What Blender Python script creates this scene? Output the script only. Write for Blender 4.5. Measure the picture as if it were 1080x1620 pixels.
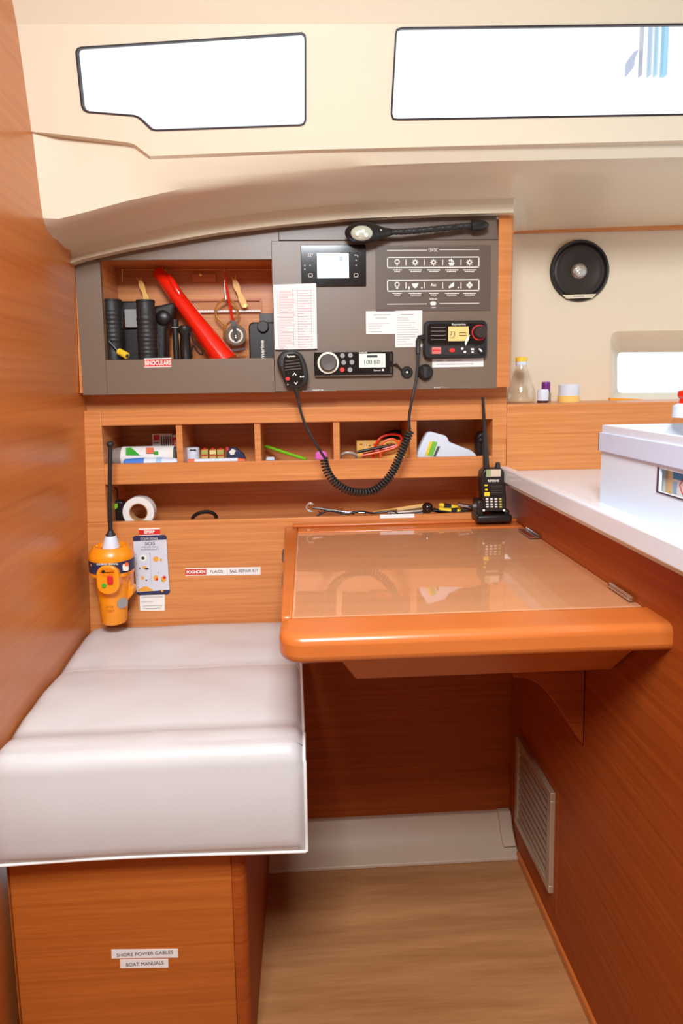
import bpy, bmesh, math, random
from mathutils import Vector, Matrix
random.seed(7)
for o in list(bpy.data.objects): bpy.data.objects.remove(o)
scn = bpy.context.scene
COL = scn.collection

# ------------------------------------------------------------------ camera
FPX, CAMH, PITCH, YAW, ROLL, CY = 1000.0, 1.057, 7.0, 2.9, -0.86, 729.0
p_, w_, r_ = map(math.radians, (PITCH, YAW, ROLL))
fwd = Vector((math.sin(w_)*math.cos(p_), math.cos(w_)*math.cos(p_), -math.sin(p_)))
rt0 = Vector((math.cos(w_), -math.sin(w_), 0)); up0 = rt0.cross(fwd)
rt = rt0*math.cos(r_) + up0*math.sin(r_); up = rt.cross(fwd)
C0 = Vector((0, 0, CAMH))
cam = bpy.data.cameras.new('camera'); co = bpy.data.objects.new('camera', cam); COL.objects.link(co)
cam.sensor_width = 36; cam.sensor_fit = 'AUTO'; cam.lens = FPX*36/1620
cam.shift_y = -(810-CY)/1620.0; cam.clip_start = 0.02
m4 = Matrix((rt, up, -fwd)).transposed().to_4x4(); m4.translation = C0
co.matrix_world = m4
scn.camera = co

# ------------------------------------------------------------------ world, lights, exposure
wd = bpy.data.worlds.new('world'); scn.world = wd; wd.use_nodes = True
bg = wd.node_tree.nodes['Background']; bg.inputs[0].default_value = (.93, .985, 1.03, 1); bg.inputs[1].default_value = .88
def area(name, loc, target, size, power, col=(1, 1, 1), sy=None):
    l = bpy.data.lights.new(name, 'AREA'); l.shape = 'RECTANGLE'; l.size = size; l.size_y = sy or size; l.energy = power; l.color = col
    o = bpy.data.objects.new(name, l); COL.objects.link(o); o.location = loc
    o.rotation_euler = (Vector(target)-Vector(loc)).to_track_quat('-Z', 'Y').to_euler(); return o
area('saloon_hatch_light', (-.05, -.14, 1.84), (.05, 1.15, .75), .45, 26, (.93, .99, 1.05))
scn.view_settings.view_transform = 'Standard'; scn.view_settings.look = 'None'
scn.view_settings.exposure = 0.46; scn.view_settings.gamma = 1; scn.view_settings.use_curve_mapping = False

# ------------------------------------------------------------------ picture point -> place in the cabin
def ray(x, y): return rt*((x-540)/FPX) + up*((CY-y)/FPX) + fwd
def P(x, y, Y): d = ray(x, y); return C0 + d*(Y/d.y)
def PZ(x, y, z): d = ray(x, y); return C0 + d*((z-CAMH)/d.z)
def PX(x, y, X): d = ray(x, y); return C0 + d*(X/d.x)
def PN(x, y, o, n): d = ray(x, y); return C0 + d*((o-C0).dot(n)/d.dot(n))

# ------------------------------------------------------------------ materials
def lin(c): return tuple(((v/255)/12.92 if v/255 <= .04045 else ((v/255+.055)/1.055)**2.4) for v in c)
MC = {}
def mat(name, col, rough=.5, metal=0, spec=.5, coat=0, bump=0, bscale=60, trans=0, alpha=1, emit=0, vary=.04, aniso=None):
    if name in MC: return MC[name]
    m = bpy.data.materials.new(name); m.use_nodes = True; nt = m.node_tree; b = nt.nodes['Principled BSDF']
    c = (*lin(col), 1)
    b.inputs['Roughness'].default_value = rough; b.inputs['Metallic'].default_value = metal
    b.inputs['Specular IOR Level'].default_value = spec; b.inputs['Coat Weight'].default_value = coat
    b.inputs['Coat Roughness'].default_value = .08; b.inputs['Transmission Weight'].default_value = trans; b.inputs['Alpha'].default_value = alpha
    tc = nt.nodes.new('ShaderNodeTexCoord'); nz = nt.nodes.new('ShaderNodeTexNoise'); nz.inputs['Scale'].default_value = bscale; nz.inputs['Detail'].default_value = 4
    nt.links.new(tc.outputs['Object'], nz.inputs['Vector'])
    mx = nt.nodes.new('ShaderNodeMix'); mx.data_type = 'RGBA'
    mx.inputs[6].default_value = tuple(v*(1-vary) for v in c[:3])+(1,); mx.inputs[7].default_value = tuple(min(1, v*(1+vary)) for v in c[:3])+(1,)
    nt.links.new(nz.outputs['Fac'], mx.inputs[0]); nt.links.new(mx.outputs[2], b.inputs['Base Color'])
    if bump:
        bp = nt.nodes.new('ShaderNodeBump'); bp.inputs['Strength'].default_value = bump; bp.inputs['Distance'].default_value = .002
        nt.links.new(nz.outputs['Fac'], bp.inputs['Height']); nt.links.new(bp.outputs[0], b.inputs['Normal'])
    if emit: b.inputs['Emission Color'].default_value = c; b.inputs['Emission Strength'].default_value = emit
    MC[name] = m; return m
def wood(name, c1, c2, sc, rough=.38, coat=.15, fine=1.0, spec=.4):
    m = bpy.data.materials.new(name); m.use_nodes = True; nt = m.node_tree; b = nt.nodes['Principled BSDF']; L = nt.links.new
    b.inputs['Roughness'].default_value = rough; b.inputs['Coat Weight'].default_value = coat; b.inputs['Coat Roughness'].default_value = .25
    b.inputs['Specular IOR Level'].default_value = spec
    tc = nt.nodes.new('ShaderNodeTexCoord')
    def nz(s, det, rgh=.6):
        mp = nt.nodes.new('ShaderNodeMapping'); mp.inputs['Scale'].default_value = s; mp.inputs['Location'].default_value = (3.3, 1.7, 5.1); L(tc.outputs['Object'], mp.inputs[0])
        n = nt.nodes.new('ShaderNodeTexNoise'); n.inputs['Scale'].default_value = 1; n.inputs['Detail'].default_value = det; n.inputs['Roughness'].default_value = rgh
        L(mp.outputs[0], n.inputs['Vector']); return n
    a = nz(sc, 6); f = nz(tuple(v*6 for v in sc), 2); big = nz((1.3, 1.3, 2.5), 1)
    ad = nt.nodes.new('ShaderNodeMath'); ad.operation = 'MULTIPLY_ADD'; L(f.outputs['Fac'], ad.inputs[0]); ad.inputs[1].default_value = .45*fine; L(a.outputs['Fac'], ad.inputs[2])
    ad2 = nt.nodes.new('ShaderNodeMath'); ad2.operation = 'MULTIPLY_ADD'; L(big.outputs['Fac'], ad2.inputs[0]); ad2.inputs[1].default_value = .2; L(ad.outputs[0], ad2.inputs[2])
    rp = nt.nodes.new('ShaderNodeMapRange'); rp.inputs[1].default_value = .5; rp.inputs[2].default_value = 1.15; L(ad2.outputs[0], rp.inputs[0])
    mx = nt.nodes.new('ShaderNodeMix'); mx.data_type = 'RGBA'; mx.inputs[6].default_value = (*lin(c1), 1); mx.inputs[7].default_value = (*lin(c2), 1)
    L(rp.outputs[0], mx.inputs[0]); L(mx.outputs[2], b.inputs['Base Color'])
    bp = nt.nodes.new('ShaderNodeBump'); bp.inputs['Strength'].default_value = .12; bp.inputs['Distance'].default_value = .001
    L(ad.outputs[0], bp.inputs['Height']); L(bp.outputs[0], b.inputs['Normal'])
    return m
def sheet(name, col=(255, 255, 255), rough=.03, base=.0, tint=1.0):
    m = bpy.data.materials.new(name); m.use_nodes = True; nt = m.node_tree; nt.nodes.clear(); L = nt.links.new
    o = nt.nodes.new('ShaderNodeOutputMaterial'); t = nt.nodes.new('ShaderNodeBsdfTransparent'); g = nt.nodes.new('ShaderNodeBsdfGlossy')
    t.inputs[0].default_value = tuple(v*tint for v in lin(col))+(1,); g.inputs['Roughness'].default_value = rough
    fr = nt.nodes.new('ShaderNodeFresnel'); fr.inputs[0].default_value = 1.5
    ge = nt.nodes.new('ShaderNodeNewGeometry'); sb_ = nt.nodes.new('ShaderNodeMath'); sb_.operation = 'SUBTRACT'; sb_.inputs[0].default_value = 1; L(ge.outputs['Backfacing'], sb_.inputs[1])
    ml = nt.nodes.new('ShaderNodeMath'); ml.operation = 'MULTIPLY'; L(sb_.outputs[0], ml.inputs[1])
    ad = nt.nodes.new('ShaderNodeMath'); ad.inputs[1].default_value = base; ad.use_clamp = True; L(fr.outputs[0], ad.inputs[0])
    tc = nt.nodes.new('ShaderNodeTexCoord'); n = nt.nodes.new('ShaderNodeTexNoise'); n.inputs['Scale'].default_value = 14; n.inputs['Detail'].default_value = 2
    bp = nt.nodes.new('ShaderNodeBump'); bp.inputs['Strength'].default_value = .10; bp.inputs['Distance'].default_value = .003
    L(tc.outputs['Object'], n.inputs['Vector']); L(n.outputs['Fac'], bp.inputs['Height']); L(bp.outputs[0], g.inputs['Normal'])
    mx = nt.nodes.new('ShaderNodeMixShader'); L(ad.outputs[0], ml.inputs[0]); L(ml.outputs[0], mx.inputs[0]); L(t.outputs[0], mx.inputs[1]); L(g.outputs[0], mx.inputs[2]); L(mx.outputs[0], o.inputs[0])
    return m
W1, W2 = (176, 96, 40), (222, 146, 78)
M_WOOD = wood('teak_veneer', (190, 110, 54), (228, 154, 90), (2.5, 2.5, 150))
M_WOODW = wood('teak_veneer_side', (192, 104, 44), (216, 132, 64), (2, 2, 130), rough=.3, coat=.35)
M_LOW = wood('teak_satin_shaded', (140, 58, 14), (180, 88, 28), (2.5, 2.5, 150), rough=.55, coat=.03, spec=.25)  # darker copy of the teak veneer, shade of the lower panels put into its colour
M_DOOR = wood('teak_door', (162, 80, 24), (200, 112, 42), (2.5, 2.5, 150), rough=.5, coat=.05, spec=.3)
M_SOLID = wood('solid_teak', (196, 104, 44), (210, 118, 54), (4, 30, 30), rough=.3, coat=.4, fine=.3)
M_TOPL = wood('table_laminate', (206, 148, 106), (218, 162, 120), (3, 45, 45), rough=.35, coat=0, fine=.5)
M_FLOOR = wood('pale_floor_laminate', (160, 106, 62), (208, 152, 100), (2.2, 26, 26), rough=.42, coat=.1, fine=.6)
M_POST = wood('teak_post', (192, 112, 54), (220, 146, 84), (2.5, 2.5, 130))
M_LINER = mat('cream_liner', (228, 216, 190), .38, spec=.4, coat=.1, vary=.01, bscale=4)
M_HULL = mat('beige_hull_lining', (232, 216, 188), .6, vary=.015, bscale=40, bump=.05)
M_MOULD = mat('pale_floor_moulding', (208, 184, 158), .45, vary=.01)
M_PANEL = mat('brown_grey_panel', (118, 98, 80), .40, spec=.6, vary=.05, bscale=300)
M_OVER = mat('dark_overlay', (92, 75, 61), .45, spec=.5, vary=.04, bscale=300)
M_BLACK = mat('black_plastic', (30, 26, 25), .38, vary=.1)
M_RUB = mat('black_rubber', (36, 33, 31), .5, bump=.3, bscale=200)
M_GLOSS = mat('gloss_black', (20, 13, 12), .12, coat=.6)
M_WHITE = mat('white_solid_surface', (226, 234, 242), .22, coat=.2, vary=.01)
M_WPL = mat('white_plastic', (220, 229, 241), .45, vary=.01)
M_PAPER = mat('white_paper', (240, 236, 230), .7, vary=.01)
M_CUSH = mat('off_white_vinyl', (209, 205, 202), .36, spec=.45, bump=.12, bscale=5, vary=.01)
M_PIPE = mat('white_piping', (238, 234, 228), .4)
M_CHROME = mat('chrome', (225, 225, 225), .14, metal=1, vary=.01)
M_STEEL = mat('brushed_aluminium', (214, 205, 190), .35, metal=.9)
M_BRASS = mat('brass', (240, 196, 110), .25, metal=.85)
M_YELB = mat('amber_plastic', (240, 186, 92), .4)
M_RED = mat('gloss_red', (235, 34, 12), .2, coat=.5)
M_REDL = mat('label_red', (214, 40, 34), .5)
M_INK = mat('dark_ink', (50, 46, 48), .6)
M_GINK = mat('grey_ink', (172, 168, 166), .6)
M_PINK = mat('pink_ink', (226, 150, 156), .6)
M_WINK = mat('white_print', (240, 236, 224), .5)
M_NAVY = mat('navy_print', (44, 48, 82), .45)
M_ORNG = mat('orange_plastic', (250, 150, 20), .35, coat=.2)
M_GREEN = mat('green_plastic', (60, 178, 50), .4)
M_LIME = mat('lime_paint', (130, 210, 40), .4)
M_YEL = mat('yellow_plastic', (248, 208, 50), .4)
M_ORL = mat('orange_red_plastic', (244, 96, 40), .4)
M_BLUE = mat('blue_plastic', (70, 130, 215), .4)
M_PURP = mat('purple_plastic', (120, 40, 130), .35)
M_MAG = mat('magenta_rubber', (236, 110, 200), .5)
M_GREY = mat('mid_grey', (150, 148, 146), .5)
M_DGREY = mat('dark_grey', (84, 80, 76), .5)
M_LCD = mat('lit_lcd_blue', (205, 222, 245), .3, emit=.75)
M_LCDG = mat('lit_lcd_grey', (205, 214, 196), .3, emit=.35)
M_LCDA = mat('lit_lcd_amber', (214, 180, 112), .3, emit=.35)
M_GLASS = mat('clear_plastic', (250, 248, 244), .05, trans=1, vary=0)
M_CLEAR = sheet('thin_clear', (253, 252, 250), .05, .02)
M_COVER = sheet('clear_table_cover', (255, 250, 246), .035, .07)
M_PANE = sheet('window_pane', (255, 255, 255), .02)

# ------------------------------------------------------------------ mesh builder
def off(o):
    v = Vector((0, 0, 0))
    while o is not None: v += o.location; o = o.parent
    return v
class G:
    def __init__(s): s.bm = bmesh.new(); s.m = 0
    def face(s, vs):
        try: f = s.bm.faces.new(vs); f.material_index = s.m; return f
        except ValueError: return None
    def hexa(s, c):
        v = [s.bm.verts.new(p) for p in c]
        for q in ((0, 3, 2, 1), (4, 5, 6, 7), (0, 1, 5, 4), (1, 2, 6, 5), (2, 3, 7, 6), (3, 0, 4, 7)): s.face([v[i] for i in q])
    def box(s, x0, x1, y0, y1, z0, z1):
        s.hexa([(x0, y0, z0), (x1, y0, z0), (x1, y1, z0), (x0, y1, z0), (x0, y0, z1), (x1, y0, z1), (x1, y1, z1), (x0, y1, z1)]); return s
    def prism(s, pts, d):                     # closed outline pts pushed by vector d
        a = [s.bm.verts.new(p) for p in pts]; b = [s.bm.verts.new(Vector(p)+Vector(d)) for p in pts]; n = len(pts)
        s.face(a[::-1]); s.face(b)
        for i in range(n): s.face([a[i], a[(i+1) % n], b[(i+1) % n], b[i]])
        return s
    def pp(s, px, Y0, th):                    # outline at distance Y0, thickness away from viewer
        return s.prism([P(x, y, Y0) for x, y in px], (0, th, 0))
    def pr(s, x0, y0, x1, y1, Y0, th):
        a = P((x0+x1)/2, y0, Y0); b = P((x0+x1)/2, y1, Y0); l = P(x0, (y0+y1)/2, Y0); r = P(x1, (y0+y1)/2, Y0)
        return s.box(l.x, r.x, Y0, Y0+th, b.z, a.z)
    def rr(s, x0, y0, x1, y1, rad, Y0, th, n=5):
        a = P((x0+x1)/2, y0, Y0).z; b = P((x0+x1)/2, y1, Y0).z; l = P(x0, (y0+y1)/2, Y0).x; r = P(x1, (y0+y1)/2, Y0).x; q = rad*Y0/FPX
        pts = []
        for cx, cz, t in ((r-q, a-q, 0), (l+q, a-q, 90), (l+q, b+q, 180), (r-q, b+q, 270)):
            for i in range(n+1):
                t_ = math.radians(t+90*i/n); pts.append((cx+q*math.cos(t_), Y0, cz+q*math.sin(t_)))
        return s.prism(pts, (0, th, 0))
    def ring(s, c, ax, r, seg, ref=None):
        ax = Vector(ax).normalized(); u = ax.cross(Vector((0, 0, 1)) if abs(ax.z) < .9 else Vector((1, 0, 0))).normalized() if ref is None else ref
        v = ax.cross(u)
        return [s.bm.verts.new(Vector(c)+(u*math.cos(2*math.pi*i/seg)+v*math.sin(2*math.pi*i/seg))*r) for i in range(seg)], u
    def lathe(s, base, ax, prof, seg=28, caps=True):   # prof: (distance along axis, radius)
        base = Vector(base); ax = Vector(ax).normalized(); prev = None; first = None
        for h, r in prof:
            rg, _ = s.ring(base+ax*h, ax, max(r, 1e-5), seg)
            if prev:
                for i in range(seg): s.face([prev[i], prev[(i+1) % seg], rg[(i+1) % seg], rg[i]])
            else: first = rg
            prev = rg
        if caps: s.face(first[::-1]); s.face(prev)
        return s
    def cyl(s, a, b, r0, r1=None, seg=20):
        a = Vector(a); b = Vector(b); return s.lathe(a, b-a, [(0, r0), ((b-a).length, r0 if r1 is None else r1)], seg)
    def tube(s, pts, r, seg=8, closed=False):
        pts = [Vector(p) for p in pts]; n = len(pts); prev = None; u = None; first = None
        for i, p in enumerate(pts):
            if closed: t = pts[(i+1) % n]-pts[i-1]
            else: t = pts[min(i+1, n-1)]-pts[max(i-1, 0)]
            t.normalize()
            if u is None: u = t.cross(Vector((0, 0, 1)) if abs(t.z) < .9 else Vector((1, 0, 0))).normalized()
            else: u = (u-t*u.dot(t)).normalized()
            v = t.cross(u); rr = r[i] if isinstance(r, (list, tuple)) else r
            rg = [s.bm.verts.new(p+(u*math.cos(2*math.pi*k/seg)+v*math.sin(2*math.pi*k/seg))*rr) for k in range(seg)]
            if prev:
                for k in range(seg): s.face([prev[k], prev[(k+1) % seg], rg[(k+1) % seg], rg[k]])
            else: first = rg
            prev = rg
        if closed:
            for k in range(seg): s.face([prev[k], prev[(k+1) % seg], first[(k+1) % seg], first[k]])
        else: s.face(first[::-1]); s.face(prev)
        return s
    def ball(s, c, r, sc=(1, 1, 1), seg=20, rg=12):
        m = Matrix.Translation(c) @ Matrix.Diagonal((*[r*k for k in sc], 1))
        n0 = len(s.bm.faces); bmesh.ops.create_uvsphere(s.bm, u_segments=seg, v_segments=rg, radius=1, matrix=m)
        s.bm.faces.ensure_lookup_table()
        for f in s.bm.faces[n0:]: f.material_index = s.m
        return s
    def grid(s, rows):
        vs = [[s.bm.verts.new(p) for p in r] for r in rows]
        for i in range(len(vs)-1):
            for j in range(len(vs[0])-1): s.face([vs[i][j], vs[i][j+1], vs[i+1][j+1], vs[i+1][j]])
        return s
    def mi(s, i): s.m = i; return s
    def done(s, name, mats, parent=None, bevel=0, bseg=2, smooth=True, ang=35, loc=None, subsurf=0, normals=True, weld=0):
        if weld: bmesh.ops.remove_doubles(s.bm, verts=s.bm.verts, dist=weld)
        if normals: bmesh.ops.recalc_face_normals(s.bm, faces=s.bm.faces)
        base = off(parent) if parent else Vector(loc) if loc else Vector((0, 0, 0))
        if loc == 'auto' if isinstance(loc, str) else False: pass
        for v in s.bm.verts: v.co -= base
        me = bpy.data.meshes.new(name); s.bm.to_mesh(me); s.bm.free()
        for m in (mats if isinstance(mats, (list, tuple)) else [mats]): me.materials.append(m)
        if smooth:
            for f in me.polygons: f.use_smooth = True
            me.set_sharp_from_angle(angle=math.radians(ang))
        o = bpy.data.objects.new(name, me); COL.objects.link(o)
        if parent: o.parent = parent
        elif loc is not None: o.location = base
        if bevel:
            b = o.modifiers.new('bevel', 'BEVEL'); b.width = bevel; b.segments = bseg; b.limit_method = 'ANGLE'; b.angle_limit = math.radians(40)
        if subsurf:
            q = o.modifiers.new('sub', 'SUBSURF'); q.levels = q.render_levels = subsurf
        return o
def text(body, name, mat_, parent, x0, y0, x1, y1, Y, rot=0, loc=None, bold=0):
    cu = bpy.data.curves.new(name, 'FONT'); cu.body = body; cu.align_x = 'CENTER'; cu.offset = bold
    to = bpy.data.objects.new(name, cu); COL.objects.link(to)
    bpy.context.view_layer.update()
    me = bpy.data.meshes.new_from_object(to.evaluated_get(bpy.context.evaluated_depsgraph_get()))
    bpy.data.objects.remove(to)
    xs = [v.co.x for v in me.vertices]; ys = [v.co.y for v in me.vertices]
    if not xs: return
    cx, cy = (max(xs)+min(xs))/2, (max(ys)+min(ys))/2; w, h = max(xs)-min(xs), max(ys)-min(ys)
    c = P((x0+x1)/2, (y0+y1)/2, Y); tw, th = (x1-x0)*Y/FPX, (y1-y0)*Y/FPX
    base = off(parent)
    for v in me.vertices:
        a, b = (v.co.x-cx)/w, (v.co.y-cy)/h
        if rot: a, b = -b*1, a*1; 
        v.co = Vector((c.x+a*tw, Y, c.z+b*th))-base
    me.materials.clear(); me.materials.append(mat_)
    o = bpy.data.objects.new(name, me); COL.objects.link(o); o.parent = parent
    return o
def thing(name, label, cat, loc, group=None):
    o = bpy.data.objects.new(name, None); COL.objects.link(o); o.location = loc; o.empty_display_size = .02
    o['label'] = label; o['category'] = cat
    if group: o['group'] = group
    return o
def tag(o, label, cat, group=None, kind=None):
    o['label'] = label; o['category'] = cat
    if group: o['group'] = group
    if kind: o['kind'] = kind
    return o
def struct(o): o['kind'] = 'structure'; return o
def lines(g, x0, x1, ys, Y, h=1.1, jit=0, th=.0003):
    h *= .75
    for y in ys:
        e = x1-(random.random()*jit*(x1-x0)); g.pr(x0, y-h/2, e, y+h/2, Y, th)

# ================================================================== SETTING
def XL(Y, z=.60): return -.463+.05*(1.35-Y)-.034*(1.0-z)
# floor
g = G(); g.box(-1.6, 1.6, -1.6, 1.30, -.03, 0); struct(g.done('floor', M_FLOOR, bevel=.001))
# left partition (slightly angled board)
g = G()
g.prism([(XL(y, z), y, z) for y, z in ((1.62, 0), (.30, 0), (.30, 1.95), (1.045, 1.95), (1.09, 1.62), (1.125, 1.45), (1.30, 1.36), (1.62, 1.30))], (-.04, 0, 0)); struct(g.done('wall_left', M_WOODW))
# galley side panel on the right, leaning a touch
def XR(z): return .447-.004*z/.87
ZC = .872                                     # worktop height
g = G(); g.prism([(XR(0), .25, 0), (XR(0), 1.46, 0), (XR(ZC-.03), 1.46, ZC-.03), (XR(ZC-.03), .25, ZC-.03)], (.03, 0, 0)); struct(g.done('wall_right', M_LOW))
g = G(); g.prism([(XR(0)-.006, .25, 0), (XR(0)-.006, 1.27, 0), (XR(0)-.006, 1.27, .018), (XR(0)-.006, .25, .018)], (.007, 0, 0)); struct(g.done('baseboard_right', M_SOLID, bevel=.002))
# wall behind bench and under the table, wall strip below the console
YB = 1.34
zt_shelf = P(400, 822, YB).z
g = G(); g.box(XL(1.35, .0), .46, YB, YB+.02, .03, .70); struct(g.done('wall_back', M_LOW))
# pale moulding at foot of the back wall
ztm = P(640, 1288, YB).z; yf = 1.262
g = G()
prof = [(YB+.004, ztm), (YB-.010, ztm+.001), (YB-.016, ztm-.006), (YB-.030, ztm*.55), (yf+.022, .014), (yf, .008), (yf, 0), (YB+.004, 0)]
g.prism([(-.13, y, z) for y, z in prof], (.13+XR(0), 0, 0)); struct(g.done('trim_1', M_MOULD, bevel=.002))
g = G(); g.prism([(XR(0)-.032, y-.006, z+.006) for y, z in prof[:5]]+[(XR(0)-.032, YB+.004, .02)], (.03, 0, 0)); struct(g.done('trim_2', M_MOULD, bevel=.003))

g = G(); g.box(-1.6, 1.6, -1.75, -1.70, 0, 1.95); struct(g.done('wall_rear_light_block', mat('white_lining', (226, 224, 220), .6)))  # unseen rear wall, put in to block level light from behind
M_FAR = mat('far_teak', (150, 90, 46), .5)
g = G(); g.box(-1.65, -1.60, -1.75, 1.6, 0, 1.9); struct(g.done('wall_left_light_block', M_FAR))  # unseen left side wall, added to cut the ambient light
g = G(); g.box(1.60, 1.65, -1.75, .2, 0, 1.9); struct(g.done('wall_right_light_block', M_FAR))  # unseen right side wall, likewise added to lower the ambient light
g = G(); hx0, hx1, hy0, hy1 = -.42, .32, -.50, .10
g.box(-1.65, 1.65, -1.75, hy0, 1.9, 1.93); g.box(-1.65, hx0, hy0, hy1, 1.9, 1.93); g.box(hx1, 1.65, hy0, hy1, 1.9, 1.93); g.box(-1.65, 1.65, hy1, .20, 1.9, 1.93); g.box(-1.65, XL(.6, 1.9)-.03, .20, 1.7, 1.9, 1.93)
struct(g.done('ceiling_light_block', mat('white_lining', (226, 224, 220), .6)))  # unseen ceiling ring, shaped to narrow the overhead light to one opening
# cream coachroof liner ------------------------------------------------
A = P(540, 38, 1.05); B = P(540, 225, 1.10); nW = Vector((1, 0, 0)).cross(B-A).normalized()
if nW.y > 0: nW = -nW
def PW(x, y, d=0): return PN(x, y, A+nW*d, nW)
def interp(t, x):
    for (a, b), (c, d) in zip(t, t[1:]):
        if x <= c: return b+(d-b)*(x-a)/(c-a)
    return t[-1][1]
GL = [(92, 215), (200, 228), (212, 231), (237, 250), (490, 240), (1200, 222)]
RL = [(98, 357), (130, 349), (200, 330), (300, 308), (400, 294), (500, 284), (600, 277), (700, 272), (800, 269), (1200, 262)]
EL = [(118, 414), (126, 411), (200, 394), (330, 370), (440, 356), (550, 346), (700, 339), (812, 336)]
HLw = [(812, 366), (1080, 356), (1200, 352)]
cols = [92, 110, 130, 160, 200, 212, 237, 260, 300, 350, 400, 450, 500, 550, 600, 650, 700, 750, 790, 806, 812, 822, 836, 852, 880, 940, 1000, 1080, 1160, 1250]
rows = []
wA = Vector((XL(1.1, 1.4), 1.1, 1.4)); wN = Vector((1, .05, -.034)).normalized()
wl = lambda x, y: PN(x, y, wA, wN)+Vector((-.0005, 0, 0))
c0 = [PW(-4, -60)+Vector((0, -.018, 0)), PW(14, 38), PW(36, 207), PW(36, 208), wl(64, 320), wl(68, 345), wl(71, 355), wl(75, 366), wl(84, 377), wl(98, 392), wl(112, 407), wl(118, 414), wl(118, 414)+Vector((0, .04, 0))]
rows.append(c0)
for x in cols:
    G_ = interp(GL, x); R_ = interp(RL, x)
    c = [PW(x, -60)+Vector((0, -.018, 0)), PW(x, 38), PW(x, G_-3)]
    c.append(P(x, G_+2.5, 1.112)); c.append(P(x, (G_+R_)/2+4, 1.126)); c.append(P(x, R_-12, 1.134)); c.append(P(x, R_, 1.150)); c.append(P(x, R_+9, 1.175))
    if x <= 812:
        E_ = interp(EL, x); k = min(1, (x-92)/60)
        c += [P(x, R_+(E_-R_)*.58, 1.245), P(x, E_-(E_-R_)*.34, 1.276), P(x, E_-(E_-R_)*.14, 1.279), P(x, E_, 1.273), P(x, E_, 1.273)+Vector((0, .04, .002))]
    else:
        H_ = interp(HLw, x); t = [min(1, (x-812)/40.)]*1
        k = t[0]
        ya = [R_+(H_-R_)*f for f in (.35, .6, .85, 1.0)]
        Ys = [1.26, 1.34, 1.44, 1.49]
        if x == 822: ya = [R_+30, 318, 330, interp(HLw, x)]; Ys = [1.245, 1.285, 1.31, 1.49]
        if x == 836: ya = [R_+32, 320, 334, interp(HLw, x)]; Ys = [1.25, 1.32, 1.38, 1.49]
        c += [P(x, y_, Y_) for y_, Y_ in zip(ya, Ys)]; c.append(P(x, ya[-1], 1.49)+Vector((0, .03, 0)))
    rows.append(c)
T = list(zip(*rows))
g = G()
g.grid([list(T[0]), list(T[1])])
yc = .15; g.grid([[Vector((p.x, yc, 1.80)) for p in T[0]], list(T[0])])
g.grid([list(r) for r in T[2:]])
# flat window panel with its two openings
W1P = [(119, 82), (122, 76), (128, 74), (478, 51), (483, 55), (484, 62), (484, 190), (481, 197), (474, 199), (247, 207), (238, 205), (233, 200), (219, 187), (212, 184), (138, 178), (131, 174), (128, 167)]
W2P = [(625, 54), (627, 46), (635, 43), (1150, 36), (1150, 180), (1080, 182), (630, 190), (621, 189), (618, 180)]
def grow(pts, d):
    n = len(pts); out = []
    ar = sum(pts[i][0]*pts[(i+1) % n][1]-pts[(i+1) % n][0]*pts[i][1] for i in range(n)); sg = 1 if ar > 0 else -1
    for i in range(n):
        a, b, c = Vector(pts[i-1]), Vector(pts[i]), Vector(pts[(i+1) % n])
        n1 = Vector(((b-a).y, -(b-a).x)).normalized()*sg; n2 = Vector(((c-b).y, -(c-b).x)).normalized()*sg
        q = (n1+n2); q = q/max(.4, q.length_squared/2); out.append((b.x+q.x*d, b.y+q.y*d))
    return out
edges = []
bmW = g.bm
def loop(pts):
    v = [bmW.verts.new(p) for p in pts]; return [bmW.edges.new((v[i], v[(i+1) % len(v)])) for i in range(len(v))]
outer = [PW(x, interp(GL, x)-3) for x in cols][::-1]
tops = [PW(x, 38) for x in cols]
es = loop([c0[1]]+[Vector(p) for p in tops]+outer+[c0[2]])
es += loop([PW(x, y) for x, y in W1P]); es += loop([PW(x, y) for x, y in W2P])
bmesh.ops.triangle_fill(bmW, edges=es, use_beauty=True)
ceil_ = g.done('ceiling', M_LINER, ang=32); struct(ceil_)
for n_, WP in enumerate((W1P, W2P)):
    e = bpy.data.objects.new('window_%d' % (n_+1), None); COL.objects.link(e); e.location = PW(*WP[0]); e['kind'] = 'structure'
    for nm, d0, d1, t0, t1, mm in (('window_seal', .3, -3.2, .0015, -.012, mat('dark_seal', (38, 26, 34), .5)),):
        g = G(); a = grow(WP, d0); b = grow(WP, d1*.75); n = len(WP)
        A0 = [g.bm.verts.new(PW(x, y, t0)) for x, y in a]; B0 = [g.bm.verts.new(PW(x, y, t0)) for x, y in b]
        A1 = [g.bm.verts.new(PW(x, y, 0)-nW*(-t1)) for x, y in a]; B1 = [g.bm.verts.new(PW(x, y, 0)-nW*(-t1)) for x, y in b]
        for i in range(n):
            j = (i+1) % n
            g.face([A0[i], A0[j], B0[j], B0[i]]); g.face([B0[i], B0[j], B1[j], B1[i]]); g.face([A0[j], A0[i], A1[i], A1[j]]); g.face([A1[i], A1[j], B1[j], B1[i]])
        g.done(nm, mm, e)
    g = G(); g.prism([PW(x, y)-nW*.008 for x, y in grow(WP, -1)], -nW*.004); g.done('glass_pane', M_PANE, e, smooth=False)

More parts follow.
